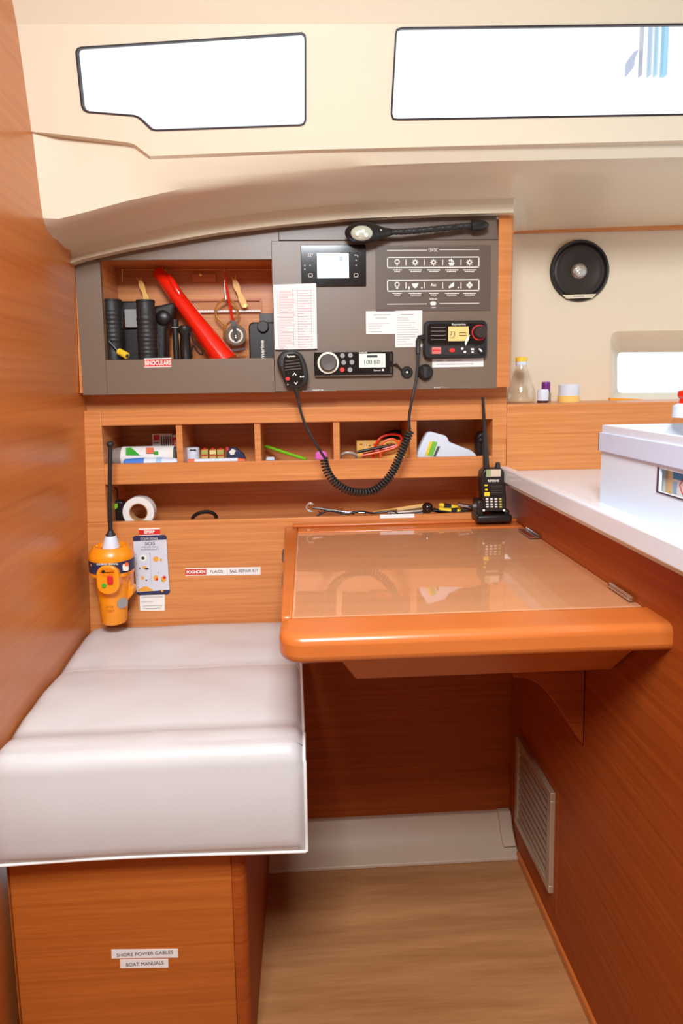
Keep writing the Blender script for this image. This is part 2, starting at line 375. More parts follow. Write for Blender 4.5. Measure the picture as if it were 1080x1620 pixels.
# seam strip in the liner between the windows
# hull lining with the speaker and small port
YH = 1.50
zl = P(900, 637, YH).z - .0; ztop = P(900, 372, YH).z
PO = [(966, 534), (969, 527), (976, 524), (1180, 521), (1180, 634), (972, 636), (966, 632)]
g = G(); xa, xb = .36, 1.35
es = []; 
def loop2(gg, pts):
    v = [gg.bm.verts.new(p) for p in pts]; return [gg.bm.edges.new((v[i], v[(i+1) % len(v)])) for i in range(len(v))]
es = loop2(g, [(xa, YH, zl-.03), (xb, YH, zl-.03), (xb, YH, 1.60), (xa, YH, 1.60)]) + loop2(g, [P(x, y, YH) for x, y in PO])
bmesh.ops.triangle_fill(g.bm, edges=es, use_beauty=True); o = struct(g.done('wall_outboard', M_HULL, smooth=False))
g = G(); g.pp([(800, 369), (1250, 358), (1250, 348), (800, 359)], YH-.012, .011); 
struct(g.done('trim_3', M_WOOD, bevel=.001))
e = bpy.data.objects.new('window_3', None); COL.objects.link(e); e.location = P(966, 534, YH); e['kind'] = 'structure'
g = G(); PI_ = [(976, 566), (978, 559), (984, 557), (1170, 556), (1170, 621), (984, 622), (978, 620), (976, 614)]
PO8 = [(966, 534), (969, 527), (976, 524), (1180, 521), (1180, 634), (976, 636), (970, 635), (966, 630)]
a = [g.bm.verts.new(P(x, y, YH-.002)) for x, y in PO8]; b = [g.bm.verts.new(P(x, y, YH+.045)) for x, y in PI_]; c = [g.bm.verts.new(v.co+Vector((0, .02, 0))) for v in b]
for i in range(8):
    j = (i+1) % 8; g.face([a[i], a[j], b[j], b[i]]); g.face([b[i], b[j], c[j], c[i]])
g.done('window_frame', M_LINER, e, ang=50)
g = G(); g.prism([v for v in [P(x, y, YH+.05) for x, y in grow(PI_, 2)]], (0, .004, 0)); g.done('glass_pane', M_PANE, e, smooth=False)

# ================================================================== SHELF UNIT
X0s, X1s = XL(YB, 1.0), P(798, 700, YB).x
XR2 = .437
def zz(x, y, Y=YB): return P(x, y, Y).z
zr_top = zz(470, 644); z1t = zz(470, 668); z1b = zz(470, 727); z2t = zz(470, 759); z2b = zz(470, 817)
xi0 = P(165, 700, YB).x; xi1 = P(776, 700, YB).x
ztab = zz(630, 826)
su = thing('shelf_unit', 'teak veneer shelf unit with five cubbies over one long open shelf', 'shelf', ((X0s+X1s)/2, YB, z2b-.05))
g = G()
g.prism([(XL(YB, z2b)+.0005, YB, z2b+.0005), (xi0, YB, z2b+.0005), (xi0, YB, zr_top), (XL(YB, zr_top)+.0005, YB, zr_top)], (0, -.012, 0)); g.box(xi1, X1s, YB-.012, YB, z2b+.0005, zr_top)
g.box(xi0, xi1, YB-.012, YB, z1t, zr_top); g.box(xi0, xi1, YB-.012, YB, z2t, z1b)
g.done('face_frame', M_WOOD, su, bevel=.0012)
g = G(); g.prism([(XL(YB, .5)+.0005, YB, .50), (X1s, YB, .50), (X1s, YB, z2b), (XL(YB, z2b)+.0005, YB, z2b)], (0, -.012, 0)); g.done('lower_panel', M_WOOD, su, bevel=.0012)
for x0, x1 in ((280, 290), (403, 413), (527, 537), (647, 658)):
    g = G(); g.box(P(x0, 700, YB).x, P(x1, 700, YB).x, YB-.008, 1.475, z1b-.02, z1t); g.done('divider', M_WOOD, su, bevel=.001)
g = G(); g.box(xi0-.002, xi1+.002, YB, 1.475, z1b-.034, z1b-.018); g.done('shelf_board', M_WOOD, su)
g = G(); g.box(xi0-.002, xi1+.002, YB, 1.475, z2b-.034, z2b-.022); g.done('shelf_board', M_WOOD, su)
g = G(); g.box(xi0-.002, xi1+.002, YB, 1.475, z1t, z1t+.01); g.box(xi0-.014, xi0, YB, 1.475, z2b-.034, z1t+.01); g.box(xi1, xi1+.012, YB, 1.475, z2b-.034, z1t+.01)
g.box(xi0-.014, xi1+.012, 1.475, 1.483, z2b-.034, z1t+.012); g.done('carcass', M_WOOD, su)
ZS1 = z1b-.018; ZS2 = z2b-.022
# wall strip between shelves and console, and wood panel right of it
zcon = zz(470, 620, 1.30)
g = G(); g.box(XL(1.38, 1.0), P(799, 630, YB+.02).x, YB+.012, YB+.03, zr_top-.02, zcon+.03); struct(g.done('trim_4', M_WOOD))
zled = P(900, 638, YB).z
g = G(); g.box(X1s+.0008, 1.30, YB-.012, YB+.02, ZC-.02, zled); g.box(X1s+.0008, 1.30, YB+.02, YH, zled-.02, zled)
struct(g.done('wall_galley', M_WOOD, bevel=.0015))

# ================================================================== CONSOLE CABINET
YC = 1.300
cb = thing('electronics_console', 'grey-brown fronted nav console cabinet with open cubby, teak post at right', 'cabinet', (0, YC, zcon))
conbl, conbr = P(131, 622, YC), P(785, 612, YC)
xL, xR = conbl.x, conbr.x
ov = [(160, 410), (430, 410)]
zot, zob = P(290, 411, YC).z, P(290, 568, YC).z; xo0, xo1 = P(162, 490, YC).x, P(431, 490, YC).x
zup = P(600, 381, YC).z
g = G()
g.box(xL, xo0, YC, YC+.012, zcon, zot+.012); g.box(xo0, xo1, YC, YC+.012, zcon, zob)
# top part of the left panel follows the sloping liner
tl = [P(131, 425, YC), P(140, 408, YC), P(150, 395, YC)] 
pts = [Vector((xL, YC, zot+.002)), P(136, 405, YC), P(200, 388, YC), P(330, 362, YC), P(440, 350, YC), Vector((P(440, 350, YC).x, YC, zot)), Vector((xo0, YC, zot))]
g.prism(pts, (0, .012, 0))
g.done('left_front_panel', M_PANEL, cb, bevel=.0008)
g = G(); a = P(432, 500, YC).x
g.box(a, xR, YC-.003, YC+.010, zcon+.001, zup); g.done('instrument_panel', M_PANEL, cb, bevel=.001)
g = G(); pts = [Vector((P(440.3, 360, YC).x, YC, zup+.0015)), Vector((xR, YC, zup+.0015)), P(785, 338, YC), P(700, 335, YC), P(550, 342, YC), P(440.3, 350, YC)]
g.prism(pts, (0, .012, 0)); g.done('upper_front_panel', mat('panel_upper', (104, 86, 71), .40, spec=.6, bscale=300), cb, bevel=.0008)
g = G(); g.box(xL+.004, xR, YC+.012, 1.46, zcon, zcon+.012); g.box(xo0-.012, xo0-.002, YC+.012, 1.43, zcon, zot+.006); g.box(xo1, xo1+.01, YC+.012, 1.43, zcon, zot+.02)
g.box(xo0-.012, xo1+.01, YC+.012, 1.43, zot+.004, zot+.012); g.box(xo0-.012, xo1+.01, 1.42, 1.43, zcon, zot+.012); g.box(xo0-.012, xo1+.01, YC+.012, 1.43, zob-.020, zob-.008)
g.box(xo1+.01, xR-.001, YC+.0125, YC+.02, zcon, P(700, 345, YC).z)
g.prism([Vector((xo0, YC+.0125, zot+.012)), P(200, 392, YC+.0125), P(330, 367, YC+.0125), P(440, 354, YC+.0125), P(470, 352, YC+.0125), Vector((P(470, 352, YC).x, YC+.0125, zot+.012))], (0, .006, 0))
g.done('cabinet_interior', M_WOOD, cb)
g = G(); a = P(122, 500, YC); g.prism([Vector((XL(YC, 1.05)+.001, YC+.002, P(124, 622, YC).z)), Vector((xL+.0005, YC+.002, P(130, 622, YC).z)), Vector((xL+.0005, YC+.002, P(130, 425, YC).z)), Vector((XL(YC, 1.25)+.001, YC+.002, P(120, 425, YC).z))], (0, .03, 0)); g.done('side_edge', M_POST, cb, bevel=.001)
# rounded teak post
xp0, xp1 = P(786, 480, YC).x+.0005, P(812, 480, YC).x; zpb, zpt = P(797, 612, YC).z, P(797, 334, YC).z
g = G(); r = .016; pts = [(xp0, YC+.16), (xp0, YC-.004)]
for i in range(7): t = math.radians(-90+15*i); pts.append((xp1-r+r*math.cos(t), YC-.004+r+r*math.sin(t)))
pts.append((xp1, YC+.19)); g.prism([(x, y, zpb) for x, y in pts], (0, 0, zpt-zpb)); g.done('corner_post', M_POST, cb, ang=50)
for x0, x1, y in ((478, 532, 618), (686, 740, 613)):
    g = G(); g.pr(x0, y-1.3, x1, y+1.3, YC-.006, .006); g.done('hinge', M_CHROME, cb, bevel=.0005)

YP = YC-.003
# printed switch overlay
g = G(); g.pr(594, 388, 776, 492, YP-.0012, .0012); ovl = g.done('switch_overlay', M_OVER, cb, bevel=.0003)
g = G(); Yi = YP-.0020; T_ = .0008
def frame(g, x0, y0, x1, y1, w):
    g.pr(x0, y0, x1, y0+w, Yi, T_); g.pr(x0, y1-w, x1, y1, Yi, T_); g.pr(x0, y0, x0+w, y1, Yi, T_); g.pr(x1-w, y0, x1, y1, Yi, T_)
roll = lambda x: -(x-685)*.0145
for y0, y1 in ((406, 424), (442, 461)):
    for seg in range(1):
        frame(g, 612, y0, 758, y1, 1.7)
    for x in (642, 671, 700, 729): g.pr(x-.6, y0+4.5, x+.6, y1-4.5, Yi, T_)
for x0, x1, y in ((612, 675, 396), (695, 758, 395), (612, 675, 481), (695, 758, 480)): g.pr(x0, y-.5, x1, y+.5, Yi, T_)
def disc(g, x, y, r, Y=Yi, th=T_, seg=14): g.cyl(P(x, y, Y), P(x, y, Y)+Vector((0, th, 0)), r*Y/FPX, seg=seg)
def rng(g, x, y, r, w, Y=Yi, th=T_, seg=20):
    a = P(x, y, Y); 
    for k in range(seg):
        t0, t1 = 2*math.pi*k/seg, 2*math.pi*(k+1)/seg; s = Y/FPX
        q = [a+Vector((math.cos(t)*rr_*s, 0, math.sin(t)*rr_*s)) for t, rr_ in ((t0, r), (t1, r), (t1, r-w), (t0, r-w))]; g.prism(q, (0, th, 0))
rng(g, 628, 414, 4, 1.4); g.pp([(625.5, 416), (630.5, 416), (628, 421)], Yi, T_)
for x in (656.5, 685.5, 742.5):
    rng(g, x, 415, 3.6, 1.8)
    for k in range(8):
        t = k*math.pi/4; c = (x+math.cos(t)*4.6, 415+math.sin(t)*4.6); g.pr(c[0]-.6, c[1]-.6, c[0]+.6, c[1]+.6, Yi, T_)
g.pp([(709, 415.5), (719, 415.5), (717, 420), (711, 420)], Yi, T_); g.pp([(713, 409), (713.8, 409), (718.5, 414.5), (713, 414.5)], Yi, T_); disc(g, 711, 412, 1.6)
rng(g, 628, 450, 4, 1.5); g.pr(626.3, 453, 629.7, 457, Yi, T_)
g.pp([(651, 448.5), (662, 448), (659.5, 454), (656.5, 456), (653.5, 454)], Yi, T_); g.pr(646.2, 453, 647.8, 458, Yi, T_); disc(g, 667, 455.5, 1.2)
g.pp([(712, 450), (718, 446), (718, 453), (713, 455)], Yi, T_); disc(g, 711, 454, 1.8); disc(g, 725, 455, 1.2)
for dx, dy in ((0, -3), (0, 3), (-3, 0), (3, 0)): disc(g, 742.5+dx, 451+dy, 2)
for x in (628, 656.5, 685.5, 714, 742.5):
    for yb in (427, 464):
        w = 7 if x in (628,) or (yb == 464 and x == 685.5) else 10
        for dy in (0, 2.6):
            xx = x-w+dy
            while xx < x+w-dy: l = 1.4+random.random()*1.8; g.pr(xx, yb+dy-.75, xx+l, yb+dy+.75, Yi, T_); xx += l+.5
g.rr(680.5, 477, 689.5, 483, 2.5, Yi, T_); g.pr(681, 486, 689, 487.2, Yi, T_); disc(g, 682, 486.6, 1.1)
g.pr(679, 472.5, 681.5, 473.8, Yi, T_); g.pr(682.2, 472.5, 686, 473.8, Yi, T_); g.pr(687, 472.5, 691, 473.8, Yi, T_)
g.done('printed_symbols', M_WINK, ovl, smooth=False)
text('12V DC', 'printed_lettering', M_WINK, ovl, 678, 393, 692, 398, Yi, bold=.02)
text('Aux', 'printed_lettering', M_WINK, ovl, 681, 448, 690, 453, Yi, bold=.02)

# battery monitor
bmn = thing('touch_monitor', 'small glossy black monitor with pale blue lit screen above the paper list', 'display', P(525, 420, YP))
g = G(); g.rr(476, 387, 579, 452, 2, YP-.006, .006); hz_ = g.done('housing', M_GLOSS, bmn, bevel=.001)
Ys = YP-.0065
g = G(); g.pr(501.5, 400.5, 551.5, 440, Ys, .0005); sc_ = g.done('screen', M_LCD, bmn)
g = G(); disc(g, 514, 416, 11, Ys-.0004, .0004, 28); g.done('screen_dial', mat('lcd_dial', (178, 182, 192), .3, emit=.4), sc_)
g = G(); disc(g, 514, 422, 2.6, Ys-.0008, .0004); disc(g, 521, 417, 1.6, Ys-.0008, .0004); g.pp([(511, 423), (518, 423), (520, 426), (509, 425)], Ys-.0008, .0004); g.done('screen_figure', mat('lcd_light', (224, 228, 236), .3, emit=.5), sc_)
g = G(); g.pr(536, 405, 542, 413, Ys-.0004, .0004); disc(g, 531, 419, .9, Ys-.0004, .0004); g.pr(544, 417, 545, 421, Ys-.0004, .0004); g.done('screen_battery_mark', mat('lcd_mark', (150, 156, 164), .3, emit=.2), sc_)
g = G()
for x, y in ((488, 402), (491, 402), (488, 405), (491, 405), (494, 402)): g.pr(x-1, y-1, x+1, y+1, Ys, .0004)
for x, y in ((482, 420), (482, 426), (490.5, 420), (563, 412), (563, 420)): disc(g, x, y, 1.1, Ys, .0004)
for cx, cy in ((491, 435.5), (563, 435.5)):
    for a in ((cx-3.5, cy-3, cx+3.5, cy-2), (cx-3.5, cy+2, cx+3.5, cy+3), (cx-3.5, cy-3, cx-2.5, cy+3), (cx+2.5, cy-3, cx+3.5, cy+3)): g.pr(*a, Ys, .0004)
g.pr(560, 403, 566, 404.2, Ys, .0004); g.pr(565, 403, 566.2, 407, Ys, .0004)
g.done('touch_symbols', mat('faint_white', (200, 190, 180), .5), hz_, smooth=False)

# reading lamp with gooseneck
YL = YC-.030
rl = thing('gooseneck_reading_lamp', 'black gooseneck reading lamp with oval clear lens lying along the console top', 'lamp', P(760, 357, YC))
g = G(); c = P(575, 368.5, YL); s = YL/FPX
g.ball(c, 29*s, (1, .55, .56), 28, 16); g.m = 0; g.tube([P(590, 368, YL), P(606, 368, YL), P(620, 367, YL)], [.017, .010, .006], 14); hd = g.done('lamp_head', M_BLACK, rl, ang=80)
g = G(); g.ball(P(572, 369, YL-.016), 17*s, (1, .42, .66), 24, 12); lens = g.done('lens', mat('lamp_lens', (196, 200, 180), .12, spec=.8, coat=.6), hd, ang=80)
g = G()
for dx, dy in ((-7, 1), (2, -3), (7, 3)): g.ball(P(572+dx, 369+dy, YL-.024), 3.6*s, (1, .4, 1), 12, 8)
g.done('light_emitter', mat('led_chip', (236, 238, 226), .15, spec=.9), lens, ang=80)
g = G(); ctrl = [(618, 367), (640, 366.5), (660, 365), (690, 362), (720, 359), (746, 357)]
pts = []
for (a, b), (c_, d) in zip(ctrl, ctrl[1:]):
    for k in range(10): pts.append(P(a+(c_-a)*k/10, b+(d-b)*k/10, YL+(a-618)/128*.012))
g.tube(pts, [.0058+.0005*math.sin(i*1.9) for i in range(len(pts))], 12); g.done('flexible_neck', M_RUB, rl, ang=80)
g = G(); g.lathe(P(744, 357, YL+.012), (1, 0, .02), [(0, .0085), (.002, .0105), (.016, .0108), (.030, .008), (.036, .003)], 20); g.cyl(P(757, 357, YL+.012), P(757, 357, YC), .006); g.done('wall_mount', M_BLACK, rl)
g = G(); disc(g, 602, 364, 1.2, YL-.012, .004); g.done('pin', M_WINK, hd)

# papers and notices ------------------------------------------------
def card(name, label, cat, px, Y, mats, fn=None, th=.0006, group=None, mt=M_PAPER):
    cx = sum(p[0] for p in px)/len(px); cy = sum(p[1] for p in px)/len(px)
    t = thing(name, label, cat, P(cx, cy, Y), group)
    g = G(); g.pp(px, Y-th, th); b = g.done('sheet', mt, t, smooth=False)
    if fn: fn(t, b, Y-th-.0002)
    return t
def f_list(t, b, Y):
    g = G(); lines(g, 441, 467, [462+4.05*i for i in range(23)], Y, 1.2, .7, .0002); lines(g, 472, 494, [460+4.05*i for i in range(23)], Y, 1.2, .65, .0002); g.done('red_entries', M_PINK, b, smooth=False)
    g = G()
    for x in (439, 463.5, 471, 492): g.pr(x, 457, x+.5, 548, Y-.0001, .0002)
    for i in range(24): g.pr(439, 459.7+4.05*i-.2, 497, 459.7+4.05*i+.2, Y-.0001, .0002)
    g.done('grey_rules', M_GINK, b, smooth=False)
card('printed_list', 'white laminated sheet with two columns of tiny red entries above hand microphone', 'sheet', [(432, 450.5), (500, 448), (501.5, 551.5), (434.5, 553)], YP-.0063, None, f_list, th=.0008)
def f_n1(t, b, Y):
    g = G(); lines(g, 590, 620, [498], Y, 1.6, .1); lines(g, 594, 612, [503], Y, 1.6, .1); lines(g, 582, 620, [512, 516, 520, 524.5], Y, 1.1, .5); g.done('small_writing', M_GINK, b, smooth=False)
card('paper_notice', 'small white typed notice below the switch overlay, left of the taller notice', 'notice', [(578.5, 492.5), (626, 491.5), (626, 528.5), (579, 528.5)], YP, None, f_n1)
def f_n2(t, b, Y):
    g = G(); lines(g, 634, 656, [497.5], Y, 1.7, .1); lines(g, 628, 662, [503+3.75*i for i in range(12)], Y, 1.1, .6); g.done('small_writing', M_GINK, b, smooth=False)
card('paper_notice', 'tall white typed notice left of the radio, overlapping the smaller notice', 'notice', [(625, 491.8), (667.5, 491), (667.5, 549), (625, 549.5)], YP-.0008, None, f_n2)
def f_n3(t, b, Y):
    g = G(); lines(g, 690, 702, [570.5], Y, 2.0, .1); lines(g, 708, 733, [570.2], Y, 2.2, .1); lines(g, 690, 755, [576], Y, 1.6, .1); g.done('small_writing', M_GINK, b, smooth=False)
card('paper_strip', 'white paper strip with grey writing stuck just under the marine radio', 'label', [(683.5, 567.5), (764.5, 565.5), (764.5, 580), (683.5, 581.5)], YP, None, f_n3)

# stereo ------------------------------------------------
st = thing('marine_stereo', 'slim black stereo with large round knob and pale display', 'stereo', P(560, 575, YP))
g = G(); g.rr(497, 556, 622, 594.5, 3, YP-.010, .010); fa = g.done('faceplate', M_GLOSS, st, bevel=.0012)
g = G(); q = YP-.0108; g.pr(497.5, 555.5, 621, 557, q, .003); g.pr(499, 593.3, 620, 594.6, q, .003); g.pr(618, 560, 619.2, 571, q, .003); g.pr(618, 580, 619.2, 590, q, .003); g.done('chrome_edge', M_CHROME, fa)
kx, ky = 519, 574
g = G(); rng(g, kx, ky, 16.8, 3, YP-.0118, .004, 36); g.done('knob_ring', mat('cream_ring', (236, 232, 210), .3, emit=.1), st)
g = G(); g.lathe(P(kx, ky, YP-.010), (0, -1, 0), [(0, .0172), (.010, .0168), (.013, .015), (.0125, .008), (.0122, .0001)], 32); g.done('volume_knob', mat('knob_grey', (92, 84, 78), .35), st)
for x, y, mm in ((541.5, 562.5, M_GREY), (554, 562, M_GREY), (543.5, 573.5, M_GREY), (556.5, 573, M_GREY), (541, 585, M_REDL), (553.5, 585, M_GREY)):
    g = G(); disc(g, x, y, 3.7, YP-.0115, .002, 18); bt = g.done('button', mm, st)
    if mm is M_REDL: bt['label'] = 'red button'
g = G(); g.pr(568, 559.5, 609.5, 581.5, YP-.0106, .0006); sc_ = g.done('display', M_LCDG, st)
g = G(); g.rr(580, 562, 597, 565.5, 1, YP-.0110, .0004); g.done('display_header', M_INK, sc_)
text('100.80', 'display_digits', M_INK, sc_, 576, 569.5, 600, 576, YP-.0110)
text('FM', 'display_small_text', M_GINK, sc_, 585, 566.6, 592, 568.6, YP-.0110)
text('MHz', 'display_small_text', M_GINK, sc_, 601.5, 573.3, 607, 575.6, YP-.0110)
text('FUSION', 'brand_lettering', M_WINK, fa, 568, 556.6, 580, 559, YP-.0106, bold=.02)
text('Bluetooth', 'printed_lettering', M_WINK, fa, 591, 584.5, 602, 587, YP-.0106)
g = G(); g.pr(604, 583.8, 607, 587, YP-.0106, .0005); g.done('printed_mark', M_WINK, fa)

# sockets right of stereo
sk = thing('panel_socket', 'round black socket with a bright centre pin next to the stereo', 'socket', P(643, 589, YP))
g = G(); g.lathe(P(643, 589, YP), (0, -1, 0), [(0, .012), (.004, .012), (.006, .0105), (.006, .006), (.003, .005), (.003, .0001)], 24); g.done('socket_body', M_BLACK, sk)
g = G(); g.ball(P(643.5, 589, YP-.004), .0024); g.done('centre_pin', M_WINK, sk)
g = G(); g.tube([P(622, 577, YP-.004), P(628, 577, YP-.008), P(633, 583, YP-.006), P(636, 587, YP-.003)], .0016, 8); g.ball(P(627, 577, YP-.008), .003); g.done('cap_tether', M_BLACK, sk)
sk = thing('capped_socket', 'black capped socket behind the microphone cord, right of the pinned socket', 'socket', P(673, 590, YP))
g = G(); g.lathe(P(672, 589, YP), (0, -1, 0), [(0, .0165), (.003, .0165), (.006, .014), (.012, .013), (.014, .011), (.014, .0001)], 24); g.done('socket_cap', M_BLACK, sk)
g = G(); g.pr(669, 580, 676, 598, YP-.018, .005); g.done('cap_grip', M_RUB, sk, bevel=.001)

# VHF radio ------------------------------------------------
vr = thing('marine_radio', 'black marine VHF radio with amber display and red-ringed knob', 'radio', P(720, 537, YP))
g = G(); g.rr(670, 507, 771, 567, 9, YP-.016, .016); bd = g.done('radio_body', M_BLACK, vr, bevel=.003)
g = G(); g.rr(676, 511.5, 767, 545, 6, YP-.0175, .002); fp = g.done('front_plate', M_GLOSS, vr, bevel=.0006)
g = G(); g.rr(679, 546.5, 765, 562, 4, YP-.0172, .002); kp = g.done('key_strip', mat('key_dark', (46, 40, 38), .4), vr, bevel=.0006)
YV = YP-.0182
g = G()
for y in (518, 524, 530.5, 537): g.pr(681.5, y-.5, 705, y+.5, YV, .0006)
g.done('speaker_slots', mat('slot_line', (120, 108, 98), .5), fp)
g = G(); g.pr(709, 516.5, 741, 539.5, YV, .0007); sc_ = g.done('display', M_LCDA, vr)
text('73', 'channel_digits', M_INK, sc_, 711.5, 524.5, 719.5, 532.5, YV-.0004)
g = G(); lines(g, 726, 738, [526.5, 530.5], YV-.0004, 1.3, .1); g.pr(712, 534, 719, 534.9, YV-.0004, .0003); g.done('display_small_text', M_INK, sc_, smooth=False)
text('Raymarine', 'brand_lettering', M_WINK, fp, 714.5, 511.6, 736.5, 515.6, YV, bold=.015)
g = G(); rng(g, 758, 526, 12, 1.6, YP-.020, .004, 32); g.done('red_knob_ring', M_REDL, vr)
g = G(); g.lathe(P(758.5, 526, YP-.016), (0, -1, 0), [(0, .0134), (.010, .0125), (.013, .0108), (.013, .0001)], 28); g.done('rotary_knob', mat('knob_dark', (58, 48, 44), .3), vr)
g = G(); g.rr(683, 549, 697.5, 560, 1.5, YV-.001, .003); k_ = g.done('distress_button', mat('distress_pink', (214, 120, 112), .4), vr, bevel=.0004)
g = G(); g.pr(684, 553, 696, 555.5, YV-.0015, .0005); g.done('button_mark', M_REDL, k_)
g = G(); g.rr(710.5, 551, 719.5, 557.5, 3, YV-.001, .003); g.done('red_button', M_REDL, vr, bevel=.0004)
g = G(); disc(g, 731, 551.5, 2, YV-.0006, .002); g.rr(733, 555, 737, 558.5, 1, YV-.0006, .002); g.pr(744.5, 551, 749.5, 554, YV-.0006, .002); g.pr(745.5, 556, 749, 558, YV-.0006, .002); g.done('key_marks', M_WINK, kp)
g = G(); g.lathe(P(760, 554, YP-.016), (0, -1, 0), [(0, .0075), (.006, .007), (.006, .0001)], 20); kk = g.done('small_knob', M_BLACK, vr)
g = G(); g.pp([(756.5, 552), (759, 551), (763, 555.5), (761, 557)], YP-.0226, .0006); g.done('knob_mark', M_WINK, kk)
g = G()
pts = [(736.5, 547), (735, 543), (736, 538), (739, 533), (743, 529.5), (741.5, 535), (739, 541)]
g.pp(pts, YV-.0004, .0005); g.done('white_swoosh', M_WINK, fp)

# fist microphone ------------------------------------------------
YM = YP-.030
hm = thing('hand_microphone', 'black oval fist microphone clipped below the red-entry sheet', 'microphone', P(464, 585, YP))
out = [(440, 563), (446, 556), (455, 553), (465, 553), (474, 557), (480, 564), (484, 574), (488, 590), (488, 602), (484, 611), (475, 615), (463, 616), (454, 613), (449, 605), (446, 592), (439, 582), (437, 571)]
g = G(); 
def dome(g, out, Ya, Yb, Yc, sh=.86):
    cx = sum(p[0] for p in out)/len(out); cy = sum(p[1] for p in out)/len(out)
    ins = [(cx+(x-cx)*sh, cy+(y-cy)*sh) for x, y in out]; mid = [(cx+(x-cx)*(sh+.10), cy+(y-cy)*(sh+.10)) for x, y in out]
    n = len(out); R = [[g.bm.verts.new(P(x, y, Y)) for x, y in o] for o, Y in ((out, Yb), (out, Ya+.008), (mid, Ya+.002), (ins, Ya))]
    for r0, r1 in zip(R, R[1:]):
        for i in range(n): g.face([r0[i], r0[(i+1) % n], r1[(i+1) % n], r1[i]])
    g.face(R[0][::-1]); g.face(R[-1])
dome(g, out, YM, YM+.022, 0); mb = g.done('microphone_body', M_RUB, hm, ang=60, subsurf=1)
g = G(); g.cyl(P(464, 575, YM+.02), P(464, 575, YP), .008); g.done('clip_stud', M_BLACK, hm)
g = G(); out2 = [(449, 566), (455, 560), (467, 559), (474, 564), (478, 575), (481, 590), (480, 603), (474, 609), (460, 609), (453, 603), (450, 590), (448, 578)]
g.pp(out2, YM-.0008, .003); mp = g.done('microphone_face', M_GLOSS, hm, bevel=.001)
YQ = YM-.0014
g = G()
for k, y in enumerate((570, 575, 579.5, 584)): 
    x0, x1 = (451.5-k*.4, 473+k*1.0) if k < 3 else (450.5, 476); g.pp([(x0, y+1.2), (x1, y-1.4), (x1, y-.6), (x0, y+2.0)], YQ, .0006)
g.done('grille_slots', mat('slot_grey', (124, 108, 96), .5), mp)
text('Raymarine', 'brand_lettering', M_WINK, mp, 454, 562, 467, 566, YQ, bold=.03)
g = G(); g.pp([(462, 594), (465.5, 589.5), (469, 593), (468, 594.2), (465.5, 591.5), (463.2, 595)], YQ, .0006); g.pp([(465, 605), (468, 608.6), (471, 604.5), (470, 603.6), (468, 606.5), (466, 604.2)], YQ, .0006); disc(g, 475.5, 596, 1.4, YQ, .0006); disc(g, 479, 595.8, 1.4, YQ, .0006); disc(g, 455, 608.5, .8, YQ, .0006)
g.done('key_marks', M_WINK, mp)
g = G(); g.rr(451.5, 596.5, 458.5, 602, 2.5, YQ-.001, .002); g.done('red_key', M_REDL, mp, bevel=.0004)
g = G(); g.tube([P(467, 613, YM+.008), P(469, 620, YM+.008), P(472, 632, YM+.010)], [.0055, .0048, .0032], 12); g.done('strain_relief', M_RUB, hm)

# coiled cord
YK = 1.262
cc = thing('coiled_cord', 'black coiled microphone cord looping down across the cubbies', 'cord', P(570, 780, YK))
def catmull(ps, n=14):
    ps = [ps[0]]+ps+[ps[-1]]; o = []
    for i in range(1, len(ps)-2):
        a, b, c, d = [Vector(q) for q in ps[i-1:i+3]]
        for k in range(n):
            t = k/n; o.append(.5*((2*b)+(c-a)*t+(2*a-5*b+4*c-d)*t*t+(3*b-a-3*c+d)*t**3))
    o.append(Vector(ps[-2])); return o
lead = catmull([P(x, y, Y) for x, y, Y in ((471, 628, YM+.01), (474, 645, 1.272), (482, 670, 1.268), (495, 695, YK), (508, 716, YK), (516, 728, YK))])
g = G(); g.tube(lead, .0028, 8); g.done('straight_lead', M_RUB, cc)
tail = catmull([P(x, y, Y) for x, y, Y in ((648, 680, YK), (647, 660, YK), (652, 630, YK), (658, 600, 1.268), (661, 570, 1.270), (661, 545, 1.274))])
g = G(); g.tube(tail, .0028, 8); g.done('radio_lead', M_RUB, cc)
g = G(); g.tube([P(661, 560, 1.271), P(661, 540, 1.276), P(663, 534.5, 1.281), P(672, 533, 1.284)], [.0042, .005, .0055, .0055], 12); g.done('radio_plug', M_BLACK, cc)
cl = catmull([P(x, y, YK) for x, y in ((512, 725), (516, 742), (526, 759), (544, 773), (566, 779), (588, 777), (606, 765), (620, 748), (631, 725), (640, 703), (648, 682))], 40)
# resample evenly and wrap
L = [0]
for a, b in zip(cl, cl[1:]): L.append(L[-1]+(b-a).length)
tot = L[-1]; turns = 47; N = turns*14; hp = []; j = 0
for i in range(N+1):
    s_ = tot*i/N
    while j < len(L)-2 and L[j+1] < s_: j += 1
    t = (s_-L[j])/max(1e-9, L[j+1]-L[j]); c = cl[j].lerp(cl[j+1], t); d = (cl[j+1]-cl[j]).normalized(); n1 = Vector((0, 1, 0)); n2 = d.cross(n1)
    th = 2*math.pi*turns*i/N; R_ = .0070
    hp.append(c+n1*math.cos(th)*R_+n2*math.sin(th)*R_)
g = G(); g.tube(hp, .00215, 6); g.done('coil', M_RUB, cc, ang=80)

